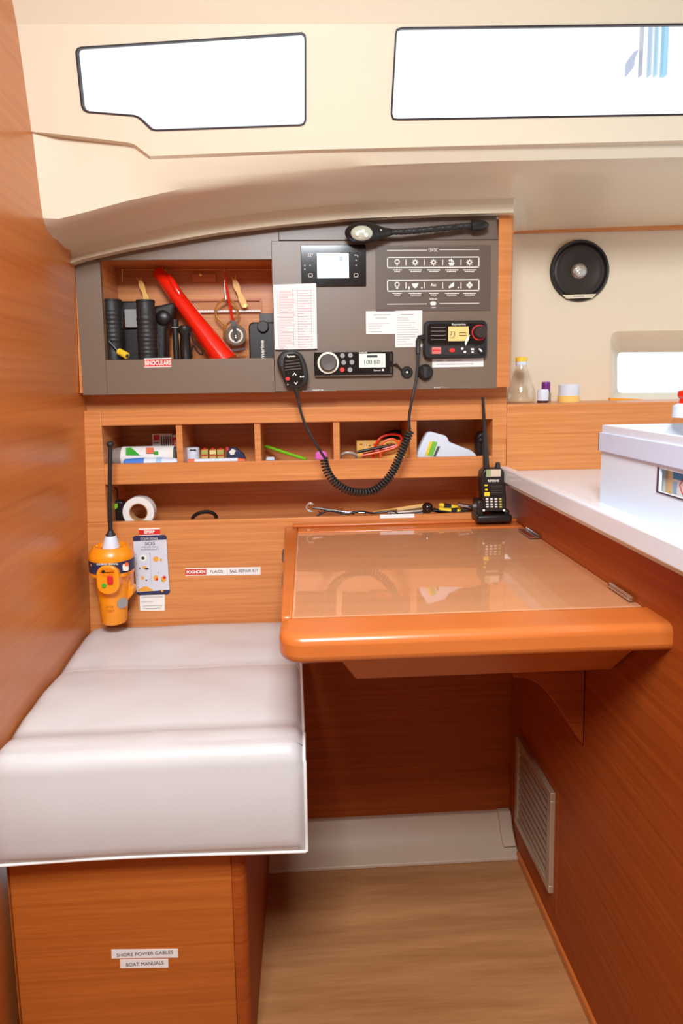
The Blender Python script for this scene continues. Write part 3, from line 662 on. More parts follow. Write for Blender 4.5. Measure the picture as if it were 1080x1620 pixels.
# ================================================================== THINGS IN THE CONSOLE CUBBY
ZQ = zob-.008
def zfloor(x, Y): return ZQ
bn = thing('binoculars', 'black ribbed binoculars standing on end beside the left cubby edge', 'binoculars', (P(205, 560, 1.34).x, 1.345, ZQ))
def barrel(x, ytop, r, Y, ribs, nm='barrel'):
    g = G(); a = P(x, 500, Y).x; zt = P(x, ytop, Y).z; h = zt-ZQ; prof = [(0, r), (.01, r*1.02)]
    n = 60
    for i in range(1, n): prof.append((h*i/n, r*(1+.02*math.sin(i*.3))+(.0011*abs(math.sin(i*math.pi/4)) if ribs[0] < i/n < ribs[1] else 0)))
    prof += [(h-.004, r*1.05), (h, r*.98)]; g.lathe((a, Y, ZQ), (0, 0, 1), prof, 28); return g.done(nm, M_RUB, bn, ang=50)
barrel(178, 474, .0195, 1.34, (.35, .85)); barrel(231, 475, .0185, 1.33, (.15, .75))
g = G(); g.pr(186, 476, 224, 500, 1.355, .03); g.pr(190, 518, 224, 575, 1.36, .03); g.done('bridge', M_BLACK, bn, bevel=.005, bseg=3)
g = G(); g.rr(197, 489, 217, 518, 2, 1.35, .02); g.done('grey_plate', M_GREY, bn, bevel=.001)
cs = thing('camera_pouch', 'rounded black pouch between binoculars and torch', 'pouch', (P(258, 560, 1.37).x, 1.37, ZQ))
g = G(); g.pp([(240, 484), (255, 482), (274, 477), (276, 484), (270, 510), (262, 520), (262, 575), (240, 575)], 1.352, .045); g.done('pouch_body', M_RUB, cs, bevel=.008, bseg=4)
g = G(); g.ball(P(258, 503, 1.352), .016, (1, .5, 1)); g.done('front_bulge', M_BLACK, cs)
g = G(); g.tube([P(247, 575, 1.34), P(247, 540, 1.34), P(246, 530, 1.342)], .005, 8); g.done('grey_strap', M_DGREY, cs)
tc = thing('slim_torch', 'slim black torch standing upright just left of the red foghorn', 'torch', (P(278, 560, 1.33).x, 1.335, ZQ))
g = G(); zt = P(278, 505, 1.335).z; g.lathe((P(278, 540, 1.335).x, 1.335, ZQ), (0, 0, 1), [(0, .0062), (zt-ZQ-.015, .0062), (zt-ZQ-.014, .0072), (zt-ZQ-.001, .0072), (zt-ZQ, .006)], 20); g.done('torch_body', M_BLACK, tc)
g = G(); g.cyl((P(278, 540, 1.335).x, 1.335, zt-.018), (P(278, 540, 1.335).x, 1.335, zt-.016), .0076); g.done('ring', M_GREY, tc)
kt = thing('short_torch', 'stubby black torch with a wrist strap under the red foghorn', 'torch', (P(293, 560, 1.335).x, 1.34, ZQ))
g = G(); zt = P(293, 515, 1.34).z; xx = P(293, 540, 1.34).x; g.lathe((xx, 1.34, ZQ), (0, 0, 1), [(0, .0115), (.02, .0115), (zt-ZQ-.02, .010), (zt-ZQ-.012, .014), (zt-ZQ-.003, .013), (zt-ZQ, .008)], 24); g.done('torch_body', M_BLACK, kt)
g = G(); pts = catmull([P(x, y, 1.332) for x, y in ((300, 525), (306, 540), (314, 548), (320, 556), (319, 561), (312, 556), (306, 546), (303, 556), (304, 566))], 8); g.tube(pts, .0018, 6); g.done('wrist_strap', M_BLACK, kt)
yp = thing('yellow_ended_cable', 'short black cable with a yellow cylindrical end in front of the binoculars', 'cable', P(190, 560, 1.325))
g = G(); g.tube(catmull([P(x, y, 1.313) for x, y in ((172, 540), (178, 546), (184, 553), (188, 558))], 8), .0022, 8); g.done('cable', M_BLACK, yp)
g = G(); g.cyl(P(188, 556, 1.313), P(201, 563, 1.302), .0068, seg=20); ye = g.done('yellow_end', M_YEL, yp, bevel=.001)
g = G(); g.cyl(P(200.6, 562.8, 1.3022), P(201.4, 563.2, 1.3014), .0035, seg=16); g.done('end_hole', M_INK, ye)

fh = thing('foghorn', 'long shiny red tubular foghorn leaning diagonally in the cubby', 'foghorn', P(350, 565, 1.33))
g = G(); a, b = P(249, 428, 1.385), P(359, 574, 1.341); g.lathe(a, b-a, [(0, .011), (.004, .0135), (.05, .0145), (.12, .017), ((b-a).length*.8, .0215), ((b-a).length, .0245)], 32); g.done('horn_tube', M_RED, fh, ang=60)
g = G(); a, b = P(266, 434, 1.372), P(285, 468, 1.36); g.tube([a, a.lerp(b, .3), a.lerp(b, .8), b], [.003, .0065, .0075, .004], 14); g.done('mouthpiece_ridge', M_RED, fh, ang=60)
# wire rail with bracket
rd = thing('bracket_rail', 'thin brass rod across the top of the cubby back', 'rail', P(300, 427, 1.40))
g = G(); g.tube([P(190, 426.5, 1.405), P(430, 426.5, 1.405)], .0014, 8); g.done('rod', mat('copper_rod', (226, 160, 110), .3, metal=.6), rd)
for x in (193, 261, 354):
    g = G(); g.ball(P(x, 426.5, 1.402), .0032); g.cyl(P(x, 426.5, 1.402), P(x, 446 if x == 193 else 430, 1.404), .0014); g.done('hook', M_BRASS, rd)
fb = thing('wooden_block', 'small pale wooden block with round screw on the cubby back', 'bracket', P(324, 440, 1.41))
g = G(); g.pr(304, 433, 341, 446, 1.412, .008); g.done('block', M_POST, fb, bevel=.0008)
g = G(); g.lathe(P(316.5, 434, 1.412), (0, -1, 0), [(0, .0045), (.002, .0045), (.003, .003), (.003, .0001)], 18); g.done('screw_head', M_BRASS, fb)
def plotter(label, pts, rs, hole, Y):
    t = thing('fish_shaped_spanner', label, 'spanner', P(pts[-1][0], pts[-1][1], Y), 'amber wavy spanners in the cubby')
    L_, R_ = [], []
    c = catmull([Vector((x, y, 0)) for x, y in pts], 8); n = len(c)
    for i, q in enumerate(c):
        d = (c[min(i+1, n-1)]-c[max(0, i-1)]).normalized(); u = i/(n-1)*(len(rs)-1); k = int(min(u, len(rs)-2)); f = u-k; r = rs[k]+(rs[k+1]-rs[k])*(3*f*f-2*f**3)
        L_.append((q.x-d.y*r, q.y+d.x*r)); R_.append((q.x+d.y*r, q.y-d.x*r))
    q = c[0]; d = (c[1]-c[0]).normalized()
    fork = [(q.x+d.y*5-d.x*7, q.y-d.x*5-d.y*7), (q.x+d.y*1.2+d.x*0, q.y-d.x*1.2+d.y*0), (q.x-d.y*1.2, q.y+d.x*1.2), (q.x-d.y*5-d.x*7, q.y+d.x*5-d.y*7)]
    outl = L_+R_[::-1]+fork
    g = G(); g.pp(outl, Y, .003); b = g.done('spanner_body', M_YELB, t, bevel=.0006)
    if hole: g = G(); disc(g, hole[0], hole[1], 2.6, Y-.0005, .0006); g.done('round_recess', M_BRASS, b)
plotter('amber wavy spanner rising from behind the binoculars barrel', [(221, 443), (224, 452), (228, 463), (231, 473), (233, 486)], [2.6, 4.5, 3.4, 5, 4.6], None, 1.398)
plotter('amber wavy spanner hanging whole above the black branded pouch', [(370, 441), (374, 453), (378, 463), (383, 475), (388, 486)], [3.2, 5.2, 3.6, 5.2, 4.8], (387.5, 484), 1.398)
rl2 = thing('clear_ruler', 'clear plastic ruler with a white scale fixed along the cubby back', 'ruler', P(360, 485, 1.41))
g = G(); g.pr(290, 474, 413, 496, 1.412, .003); g.done('ruler_body', M_CLEAR, rl2)
g = G(); g.pr(290, 490.5, 412, 494, 1.4105, .001); rs_ = g.done('white_scale', M_WINK, rl2)
g = G()
for i in range(24): g.pr(292+5*i, 490.8, 292.5+5*i, 492.2, 1.4100, .0004)
g.done('scale_ticks', M_INK, rs_)
g = G(); g.pr(411.5, 473, 413.5, 496, 1.409, .004); g.pr(290, 473.3, 413, 474.4, 1.409, .004); g.done('ruler_edge', mat('copper_edge', (210, 120, 80), .4), rl2)
dv = thing('brass_dividers', 'brass ring-headed chart dividers hanging from the rod', 'dividers', P(358, 500, 1.39))
g = G()
left = catmull([P(x, y, 1.392) for x, y in ((356, 472), (349, 477), (343, 484), (340.5, 492), (342, 501), (348, 508), (353.5, 514), (354.5, 525), (353, 536), (352, 545))], 8)
g.tube(left, [.0023]*(len(left)-14)+[.0019]*14, 8); g.done('left_leg', M_BRASS, dv)
g = G(); right = catmull([P(x, y, 1.392) for x, y in ((359, 472), (366, 476), (372, 482), (375.5, 490), (375.5, 498), (371, 505), (363, 510), (357.5, 516), (355, 530), (354, 548))], 8)
g.tube(right, .0023, 8); g.done('right_leg', M_BRASS, dv)
g = G(); g.cyl(P(357.5, 474, 1.392), P(355.5, 455, 1.392), .0026, .0016); g.cyl(P(355.5, 455, 1.392), P(354.3, 427, 1.396), .0013); g.done('hanging_stem', M_STEEL, dv)
cp = thing('hand_compass', 'clear square hand compass with white ring on red lanyard', 'compass', P(375, 530, 1.38))
g = G(); g.tube(catmull([P(x, y, 1.386) for x, y in ((355, 430), (358, 452), (362, 475), (365, 492), (368, 508))], 8), [.0012]*8+[.0026]*25, 8); g.done('red_lanyard', M_RED, cp)
g = G(); g.pp([(353, 508), (386, 500), (388, 506), (388, 552), (364, 556), (353, 552)], 1.385, .004); g.done('base_plate', M_CLEAR, cp)
g = G(); g.pp([(362, 553), (388, 550), (388, 553), (363, 557.5)], 1.381, .004); g.done('dark_edge', mat('brown_edge', (80, 48, 34), .4), cp)
g = G(); disc(g, 373, 530, 16, 1.380, .005, 32); g.done('capsule', mat('smoke_capsule', (120, 100, 84), .15, coat=.5), cp)
g = G(); rng(g, 373, 531, 11, 2.6, 1.3785, .0015, 28); g.done('white_dial', M_WINK, cp)
g = G(); g.pp([(366.5, 512), (373, 511), (376, 540), (371, 541)], 1.377, .0015); nd = g.done('black_pointer', M_BLACK, cp)
g = G(); disc(g, 372.5, 531, 1.2, 1.3765, .0005); disc(g, 373, 534, 1.3, 1.3765, .0005); g.done('pointer_dots', M_WINK, nd)
g = G(); g.rr(365, 507, 373, 516, 1.5, 1.3765, .003); g.done('lanyard_clip', M_DGREY, cp)
pu = thing('black_flap_pouch', 'black flat device case with vertical white lettering partly behind instrument panel', 'case', (P(415, 560, 1.35).x, 1.36, ZQ))
g = G(); q = P(416, 500, 1.352); zt = P(416, 510, 1.352).z; g.rr(394, 509.5, 440, 590, 8, 1.352, .022); g.done('case_body', M_BLACK, pu, bevel=.003)
g = G(); g.pr(410, 496, 440, 512, 1.362, .010); g.done('grey_tab', M_DGREY, pu, bevel=.001)
g = G(); g.lathe(P(416, 517, 1.352), (0, -1, 0), [(0, .0125), (.006, .012), (.008, .0105), (.008, .0001)], 26); g.done('round_button', mat('dial_black', (44, 38, 36), .4), pu)
text('Raymarine', 'brand_lettering', M_WINK, pu, 412, 539, 419.5, 582, 1.3512, rot=1, bold=.02)

# strip label BINOCULARS
def sticker(name, label, px, Y, body=None, tp=None, tm=M_INK, mt=M_PAPER, red=None, bold=0, frame_=False):
    cx = sum(p[0] for p in px)/4; cy = sum(p[1] for p in px)/4; t = thing(name, label, 'label', P(cx, cy, Y))
    g = G(); g.pp(px, Y-.0006, .0006); b = g.done('label_base', mt, t, smooth=False)
    if red: g = G(); g.pp(red, Y-.0009, .0003); rb = g.done('red_band', M_REDL, t, smooth=False)
    if body: text(body, 'lettering', tm, t, *tp, Y-.0012, bold=bold)
    return t
sticker('printed_label', 'red label with white lettering stuck below the open cubby', [(228, 567), (271, 566), (271, 580.5), (228, 581.5)], YC, 'BINOCULARS', (230, 570.5, 269.5, 577.5), M_WINK, red=[(228, 569), (271, 568), (271, 579), (228, 580)], bold=.03)

# ================================================================== THINGS IN THE CUBBIES
def YX(x, y, Y): return P(x, y, Y)
# cubby 1
b1 = thing('clear_bottle', 'clear bottle lying on its side with white label in leftmost cubby', 'bottle', (P(220, 715, 1.40).x, 1.40, ZS1))
zc_ = ZS1+.024; a = P(168, 700, 1.40).x; b = P(278, 700, 1.40).x
g = G(); g.lathe((a, 1.40, zc_), (1, 0, 0), [(0, .012), (.002, .017), (.010, .018), (.012, .016), (.02, .021), (.035, .023), (b-a-.01, .023), (b-a-.004, .018), (b-a, .01)], 28); g.done('bottle_body', mat('frosted_clear', (214, 206, 198), .12, trans=.65), b1, ang=50)
g = G(); x_ = P(194, 700, 1.40).x; x2 = P(276, 700, 1.40).x
g.lathe((x_, 1.40, zc_), (1, 0, 0), [(0, .0234), (x2-x_, .0234)], 36, caps=False); lb = g.done('bottle_label', M_PAPER, b1, ang=60)
YT = 1.3755
g = G(); g.pp([(199, 712), (199, 720), (221, 720), (211, 711)], YT-.0004, .0008); g.pp([(199, 708.5), (207, 708), (216, 716), (199, 716)], YT-.001, .001); g.pr(243, 714, 250, 719, YT-.0004, .001); g.done('green_print', M_GREEN, lb, smooth=False)
g = G(); g.pr(231, 708, 243, 717, YT-.0004, .0006); g.done('red_print', mat('orange_print', (240, 120, 80), .5), lb, smooth=False)
bt = thing('blue_white_tube', 'white tube with blue end lying in front of the clear bottle', 'tube', (P(235, 722, 1.36).x, 1.355, ZS1))
g = G(); a = P(196, 722, 1.357).x; b = P(229, 722, 1.357).x; c_ = P(281, 722, 1.357).x
g.lathe((a, 1.357, ZS1+.0145), (1, 0, 0), [(0, .008), (.002, .0105), (b-a, .0125)], 24); g.done('blue_cap', M_BLUE, bt)
g = G(); g.lathe((b, 1.357, ZS1+.0145), (1, 0, 0), [(0, .0125), (.03, .0122), (c_-b-.01, .0105), (c_-b, .009)], 24); tb = g.done('tube_body', M_WPL, bt)
g = G(); g.lathe((b+.025, 1.357, ZS1+.0145), (1, 0, 0), [(0, .01245), (.012, .0122)], 24, caps=False); g.done('pale_blue_band', mat('pale_blue', (160, 200, 235), .4), tb)
cd = thing('instruction_card', 'upright white card with red square behind the bottle label', 'card', (P(255, 700, 1.44).x, 1.44, ZS1))
g = G(); z0 = ZS1; g.box(P(241, 700, 1.44).x, P(272, 700, 1.44).x, 1.44, 1.452, ZS1, P(255, 686, 1.44).z); bb = g.done('card_body', M_PAPER, cd)
g = G(); g.pr(243, 688, 252, 696.5, 1.4395, .0005); g.done('red_square', M_REDL, bb)
g = G()
for i in range(5): g.pr(255+3.5*i, 690, 256.6+3.5*i, 716, 1.4395, .0005)
g.pr(243, 700, 251, 701.5, 1.4395, .0005); g.done('small_print', M_NAVY, bb, smooth=False)
rb = thing('red_white_box', 'narrow red and white box wedged beside the first divider', 'box', (P(278, 700, 1.43).x, 1.43, ZS1))
g = G(); g.box(P(273, 700, 1.425).x, P(281, 700, 1.425).x, 1.425, 1.455, ZS1, P(277, 688, 1.425).z); g.done('box_body', M_PAPER, rb)
g = G(); g.pr(273.4, 692, 280.6, 722, 1.4245, .0005); r2 = g.done('red_face', M_REDL, rb)
g = G(); 
for i in range(6): g.pr(275.8, 696+4*i, 278.6, 698.6+4*i, 1.4240, .0005)
g.done('white_marks', M_WINK, r2)
# cubby 2
wr = thing('white_canister', 'small white round canister with black mark in second cubby', 'canister', (P(304, 715, 1.38).x, 1.385, ZS1))
g = G(); zt = P(304, 708, 1.385).z; g.lathe((P(305, 715, 1.385).x, 1.385, ZS1), (0, 0, 1), [(0, .0135), (zt-ZS1-.002, .014), (zt-ZS1, .0125)], 28); cn = g.done('canister_body', M_WPL, wr)
g = G(); g.pr(300, 711, 310, 713.2, 1.3705, .0006); g.done('black_mark', M_INK, cn)
for k, (x, mm, lb) in enumerate(((324, M_GREEN, 'tiny bottle with green-orange label beside the white canister'), (337, M_YEL, 'tiny bottle with yellow label, middle of the three'), (349, M_GREEN, 'tiny bottle nearest the blue pointed piece'))):
    t = thing('tiny_bottle', lb, 'bottle', (P(x, 715, 1.40).x, 1.40, ZS1), 'tiny bottles in the second cubby')
    w = .0075; xx = P(x, 715, 1.40).x; zt = P(x, 711.5, 1.40).z
    g = G(); g.box(xx-w, xx+w, 1.395, 1.41, ZS1, zt); g.done('bottle_body', mat('gold_card', (214, 172, 96), .5), t, bevel=.001)
    g = G(); g.box(xx-w*.9, xx+w*.9, 1.3943, 1.395, zt-.009, zt-.002); g.done('bottle_label', mat('cream_tag', (238, 226, 150), .5) if k == 1 else mat('olive_tag', (180, 180, 90), .5), t)
    g = G(); g.box(xx-w*.4, xx+w*.4, 1.398, 1.406, zt, zt+.0035); g.box(xx-w*.9, xx+w*.9, 1.3940, 1.395, zt-.013, zt-.010); g.done('red_cap', M_REDL, t)
wt = thing('white_stick', 'white cylindrical stick with orange ends along second cubby lip', 'stick', (P(330, 725, 1.355).x, 1.352, ZS1))
zs = ZS1+.0165; g = G(); a = P(308, 725, 1.352).x; b = P(376, 725, 1.352).x; g.cyl((a, 1.352, zs), (b, 1.352, zs), .0065); g.done('stick_body', M_WPL, wt)
g = G(); g.cyl((a-.014, 1.352, zs), (a, 1.352, zs), .0062); g.done('orange_end', M_ORL, wt)
g = G(); g.cyl((b, 1.352, zs), (b+.016, 1.352, zs), .0060, .004); g.done('orange_end', M_ORL, wt)
for q in (wt,): 
    g = G(); g.box(a, b, 1.348, 1.356, ZS1, zs-.004); g.done('stick_base', M_WPL, wt)
bp_ = thing('blue_pointed_cap', 'dark blue pointed piece with white emblem at right of second cubby', 'marker', (P(372, 720, 1.39).x, 1.39, ZS1))
g = G(); g.pp([(358, 722), (360, 709), (372, 708), (386, 719), (388, 726), (388, 731), (358, 731)], 1.385, .012); bq = g.done('blue_body', M_NAVY, bp_, bevel=.002)
g = G(); g.pp([(362, 715), (367, 710), (373, 713), (370, 719), (365, 720)], 1.3845, .0006); g.done('white_emblem', M_WINK, bq)
g = G(); g.pr(357.5, 707.5, 361.5, 713, 1.384, .01); g.done('red_corner', M_REDL, bp_)
# cubby 3
pc = thing('green_pencil', 'lime green pencil leaning across the third cubby', 'pencil', (P(455, 722, 1.38).x, 1.38, ZS1))
def stick3(par, parts):
    for nm, a, b, r0, r1, mm in parts: g = G(); g.cyl(a, b, r0, r1, 12); g.done(nm, mm, par)
A_, B_ = P(420, 706, 1.44), P(484, 727, 1.365); D_ = (B_-A_)
stick3(pc, [('pencil_shaft', A_, B_, .0036, .0036, M_LIME), ('sharpened_tip', A_-D_*.07, A_, .0006, .0034, M_INK)])
tag(G().rr(498, 714, 518, 742, 7, 1.40, .018).done('magenta_eraser', M_MAG, bevel=.004, loc=P(508, 725, 1.40)), 'bright pink rounded rubber in third cubby behind the cord', 'eraser')
tag(G().rr(421, 723.5, 434, 742, 2, 1.38, .012).done('white_eraser', M_WPL, bevel=.002, loc=P(427, 730, 1.38)), 'small white rubber just showing beneath the green pencil', 'eraser')
# cubby 4
sx = thing('scissors', 'scissors with a grey ring handle lying left in the fourth cubby', 'scissors', (P(552, 722, 1.37).x, 1.372, ZS1))
ring_ = [P(551+13*math.cos(t)*1.05, 723+8*math.sin(t)+1, 1.372+.012*math.sin(t)) for t in [i*math.pi/12 for i in range(24)]]
g = G(); g.tube(ring_, .003, 8, closed=True); g.done('ring_handle', mat('warm_grey_plastic', (176, 160, 146), .4), sx)
g = G(); g.cyl(P(562, 716, 1.376), P(584, 713, 1.385), .0022); g.done('blade', M_CHROME, sx)
yb = thing('yellow_box', 'amber yellow box with red cables across it in fourth cubby', 'box', (P(598, 715, 1.41).x, 1.41, ZS1))
g = G(); zt = P(590, 697, 1.41).z; g.box(P(564, 710, 1.41).x, P(642, 710, 1.41).x, 1.41, 1.45, ZS1, zt); yy = g.done('box_body', M_YELB, yb, bevel=.0015)
g = G(); 
for i in range(9): g.pr(569+7*i, 702+(i % 3), 573+7*i, 704+(i % 3), 1.4094, .0006)
g.pr(574, 712, 575.4, 728, 1.4094, .0006); g.done('printed_marks', mat('brown_print', (150, 100, 50), .5), yy)
g = G(); g.pr(577, 697, 579, 729, 1.4088, .001); g.done('rubber_band', mat('beige_band', (226, 196, 150), .5), yb)
pk = thing('dark_pouch', 'dark brown rounded pouch behind the coiled cord in fourth cubby', 'pouch', (P(625, 715, 1.45).x, 1.455, ZS1))
g = G(); g.pp([(606, 740), (604, 696), (610, 685), (625, 680), (642, 683), (646, 690), (646, 740)], 1.455, .016); g.done('pouch_body', M_BLACK, pk, bevel=.004)
for k, (pts, lbl) in enumerate((
    ([(590, 727), (591, 712), (597, 698), (606, 690), (620, 687), (632, 689), (635, 696), (628, 704), (600, 712), (575, 719)], 'red test lead curling highest over the yellow box'),
    ([(602, 724), (602, 706), (610, 697), (622, 695), (630, 702), (622, 709), (596, 716), (572, 721)], 'red test lead in the inner loop over the yellow box'))):
    t = thing('red_test_lead', lbl, 'cable', P(pts[0][0], pts[0][1], 1.395), 'red leads in fourth cubby')
    g = G(); g.tube(catmull([P(x, y, 1.396-.010*k) for x, y in pts], 8), .0026, 8); g.done('lead', M_ORL if k else M_RED, t)
bpn = thing('black_probe', 'black slim probe lying over the red leads in fourth cubby', 'probe', P(590, 711, 1.375))
stick3(bpn, [('probe_handle', P(566, 715, 1.378), P(610, 706, 1.378), .0033, .0033, M_BLACK), ('probe_tip', P(610, 706, 1.378), P(626, 703.5, 1.378), .0014, .0008, M_BLACK)])
# cubby 5
ir = thing('infrared_thermometer', 'white pistol-shaped thermometer with green label in rightmost cubby', 'thermometer', (P(705, 715, 1.37).x, 1.372, ZS1))
g = G(); g.pp([(655, 738), (660, 716), (670, 694), (676, 684), (682, 683), (704, 689), (709, 693), (710, 699), (728, 706), (746, 713), (754, 720), (756, 738)], 1.365, .022); ib = g.done('thermometer_body', M_WPL, ir, bevel=.005, bseg=4)
g = G(); g.pp([(672, 720), (681, 698), (692, 699.5), (684, 722)], 1.3645, .0006); g.done('green_label', mat('label_green', (120, 190, 60), .5), ib)
g = G(); g.pp([(672, 721), (680, 698), (684, 698.5), (676, 721)], 1.3641, .0005); g.done('yellow_label', M_YEL, ib)
g = G(); g.pp([(685, 722), (692, 706), (696, 706.5), (689, 722)], 1.3641, .0006); g.done('dark_print', M_DGREY, ib)
bh = thing('black_bracket', 'black rounded fitting in right end of rightmost cubby behind the antenna', 'holder', (P(766, 700, 1.39).x, 1.39, ZS1))
g = G(); g.pp([(755, 740), (755, 690), (760, 684), (768, 683), (776, 678), (776, 740)], 1.375, .03); hb = g.done('holder_body', M_BLACK, bh, bevel=.004)
g = G(); g.ball(P(760, 696, 1.374), .007); g.done('ball_joint', M_RUB, bh); g = G(); disc(g, 771, 697, 1.6, 1.3745, .001); g.done('screw', M_GREY, hb)

# ================================================================== LONG SHELF
ms = thing('tape_measure', 'black tape measure with lime stripe at left end of long shelf', 'tape measure', (P(182, 812, 1.39).x, 1.385, ZS2))
g = G(); g.rr(172, 793, 196, 834, 5, 1.385, .022); q = g.done('case', M_BLACK, ms, bevel=.003)
g = G(); g.pp([(179, 797), (186, 797), (186, 803), (182, 806), (179, 804)], 1.3845, .0006); g.done('lime_mark', M_LIME, q)
g = G(); g.tube(catmull([P(x, y, 1.39) for x, y in ((176, 796), (175, 778), (179, 772), (185, 775), (186, 794))], 8), .0018, 8); g.done('wrist_loop', M_BLACK, ms)
tr = thing('masking_tape_roll', 'white masking tape roll standing on the long shelf', 'tape roll', (P(221, 815, 1.365).x, 1.38, ZS2))
g = G(); c = Vector((P(221, 815, 1.375).x, 1.365, ZS2+.0345)); prof = [(0, .0335), (.024, .0335), (.024, .020), (0, .020), (0, .0335)]
g.lathe(c, (0, 1, .0), prof, 40, caps=False); g.done('tape', M_PAPER, tr); g = G(); g.lathe(c+Vector((0, .0005, 0)), (0, 1, 0), [(0, .0200), (.023, .0200), (.023, .0182), (0, .0182), (0, .02)], 36, caps=False); g.done('cardboard_core', mat('cardboard', (196, 150, 104), .7), tr)
br = thing('black_ring', 'flat black coil ring just showing over the long shelf lip', 'coil', (P(323, 815, 1.38).x, 1.38, ZS2))
g = G(); cx = P(323, 815, 1.39); g.tube([(cx.x+.026*math.cos(t), 1.39+.02*math.sin(t), z2b-.010+.011*math.sin(t)) for t in [i*math.pi/16 for i in range(32)]], .0042, 8, closed=True); g.done('ring', M_BLACK, br)
# tools to the right
YW = 1.347
zl2 = z2b
def wrench(label, x0, y0, x1, y1, Y, jaw, r=.0032):
    t = thing('chrome_spanner', label, 'spanner', P(x0, y0, Y)); a, b = P(x0, y0, Y), P(x1, y1, Y); d = (b-a).normalized(); n = Vector((0, 1, 0)).cross(d)
    g = G(); g.tube([a, a.lerp(b, .1), a.lerp(b, .9), b], [r*1.3, r*.9, r*.8, r*1.2], 8); g.done('shaft', M_CHROME, t)
    g = G(); pts = []
    for i in range(15): u = math.radians(50+260*i/14); pts.append(a-d*.004+(d*math.cos(u)+n*math.sin(u))*jaw)
    for i in range(9): u = math.radians(300-240*i/8); pts.append(a-d*.006+(d*math.cos(u)+n*math.sin(u))*jaw*.5)
    g.prism(pts, (0, .005, 0)); g.done('open_jaw', M_CHROME, t, bevel=.0005)
    return t
wrench('chrome open-ended spanner, leftmost tool on the long shelf', 494, 803, 560, 812, YW+.012, .011)
wrench('second chrome spanner lying crossed beside the leftmost one', 512, 808, 578, 811, YW+.022, .008, .0026)
t = thing('black_cable', 'thin black cable winding among the shelf tools', 'cable', P(560, 812, YW))
g = G(); g.tube(catmull([P(x, y, YW+.006+.004*math.sin(x)) for x, y in ((500, 817), (520, 808), (545, 813), (570, 809), (590, 812), (620, 809), (640, 816), (665, 812), (690, 808), (720, 811), (742, 806))], 8), .002, 7); g.done('cable', M_BLACK, t)
t = thing('yellow_rod', 'long thin yellow rod lying across the tools left of the black ball', 'rod', P(620, 805, YW))
g = G(); g.cyl(P(590, 810, YW+.03), P(672, 798.5, YW+.03), .0022, .003, 10); g.done('rod', M_YELB, t)
t = thing('wooden_stick', 'short flat wooden stick leaning toward the black ball', 'stick', P(650, 806, YW+.02))
g = G(); a, b = P(628, 808, YW+.018), P(672, 801, YW+.018); g.tube([a, b], .0042, 4); g.done('stick', mat('pale_wood', (206, 166, 110), .6), t)
t = thing('silver_tube', 'silver metal tube left of the black ball knob', 'tube', P(640, 811, YW))
g = G(); g.cyl(P(618, 812, YW+.004), P(672, 808, YW+.012), .0042, .0052, 14); g.done('tube', M_STEEL, t)
g = G(); g.cyl(P(612, 812.5, YW+.003), P(620, 812, YW+.004), .0062, seg=14); g.done('tube_collar', M_CHROME, t)
t = thing('ball_knob_tool', 'black ball-headed tool resting on the right part of shelf', 'tool', P(676, 805, YW))
g = G(); g.ball(P(676, 803.5, YW-.004), .0125); g.done('ball_knob', M_GLOSS, t, ang=80); g = G(); g.cyl(P(676, 804, YW+.002), P(704, 811, YW+.012), .005, .004); g.done('handle', M_BLACK, t)
def driver(lbl, x0, y0, x1, y1, Y, r, sh=None):
    t = thing('screwdriver', lbl, 'screwdriver', P(x0, y0, Y), 'yellow and black screwdrivers'); a, b = P(x0, y0, Y), P(x1, y1, Y); L_ = (b-a).length
    g = G(); g.lathe(a, b-a, [(0, r*.6), (.003, r), (L_*.35, r), (L_*.5, r*.8), (L_*.62, r*.95), (L_*.66, r*.6)], 12); g.done('yellow_handle', M_YEL, t)
    g = G(); g.lathe(a, b-a, [(L_*.12, r*1.08), (L_*.3, r*1.08)], 12); g.done('black_grip', M_BLACK, t)
    g = G(); g.cyl(a.lerp(b, .6), b, .0016); g.done('blade', M_CHROME, t)
driver('yellow and black screwdriver behind, handle by black ball', 694, 799, 756, 808, YW+.03, .0055)
driver('yellow and black screwdriver in front, handle toward the radio', 728, 810, 676, 804, YW+.010, .0062)
driver('yellow-handled screwdriver lying lowest near the handheld radio', 712, 808, 750, 803, YW+.018, .0048)
for k, (a, b, lb) in enumerate((((724, 799), (752, 803), 'upper chrome socket bar beside the handheld radio'), ((728, 806), (754, 807), 'lower chrome socket bar beside the handheld radio'))):
    t = thing('chrome_socket_bar', lb, 'socket bar', P(*b, YW+.01), 'chrome socket bars')
    g = G(); g.cyl(P(*a, YW+.008+.01*k), P(*b, YW+.004+.01*k), .0052, seg=14); g.done('bar', M_CHROME, t); g = G(); g.cyl(P(*a, YW+.008+.01*k), P(a[0]+5, a[1]+.5, YW+.008+.01*k), .0062, seg=14); g.done('socket_head', M_CHROME, t)
# narrow white label on shelf lip
g = G(); q = P(628, 816.5, YB-.012); g.pr(601, 813.5, 655, 819.5, YB-.0130, .001); o = g.done('white_strip_label', M_PAPER, loc=q); tag(o, 'narrow white strip label on shelf lip beneath the silver tube', 'label')

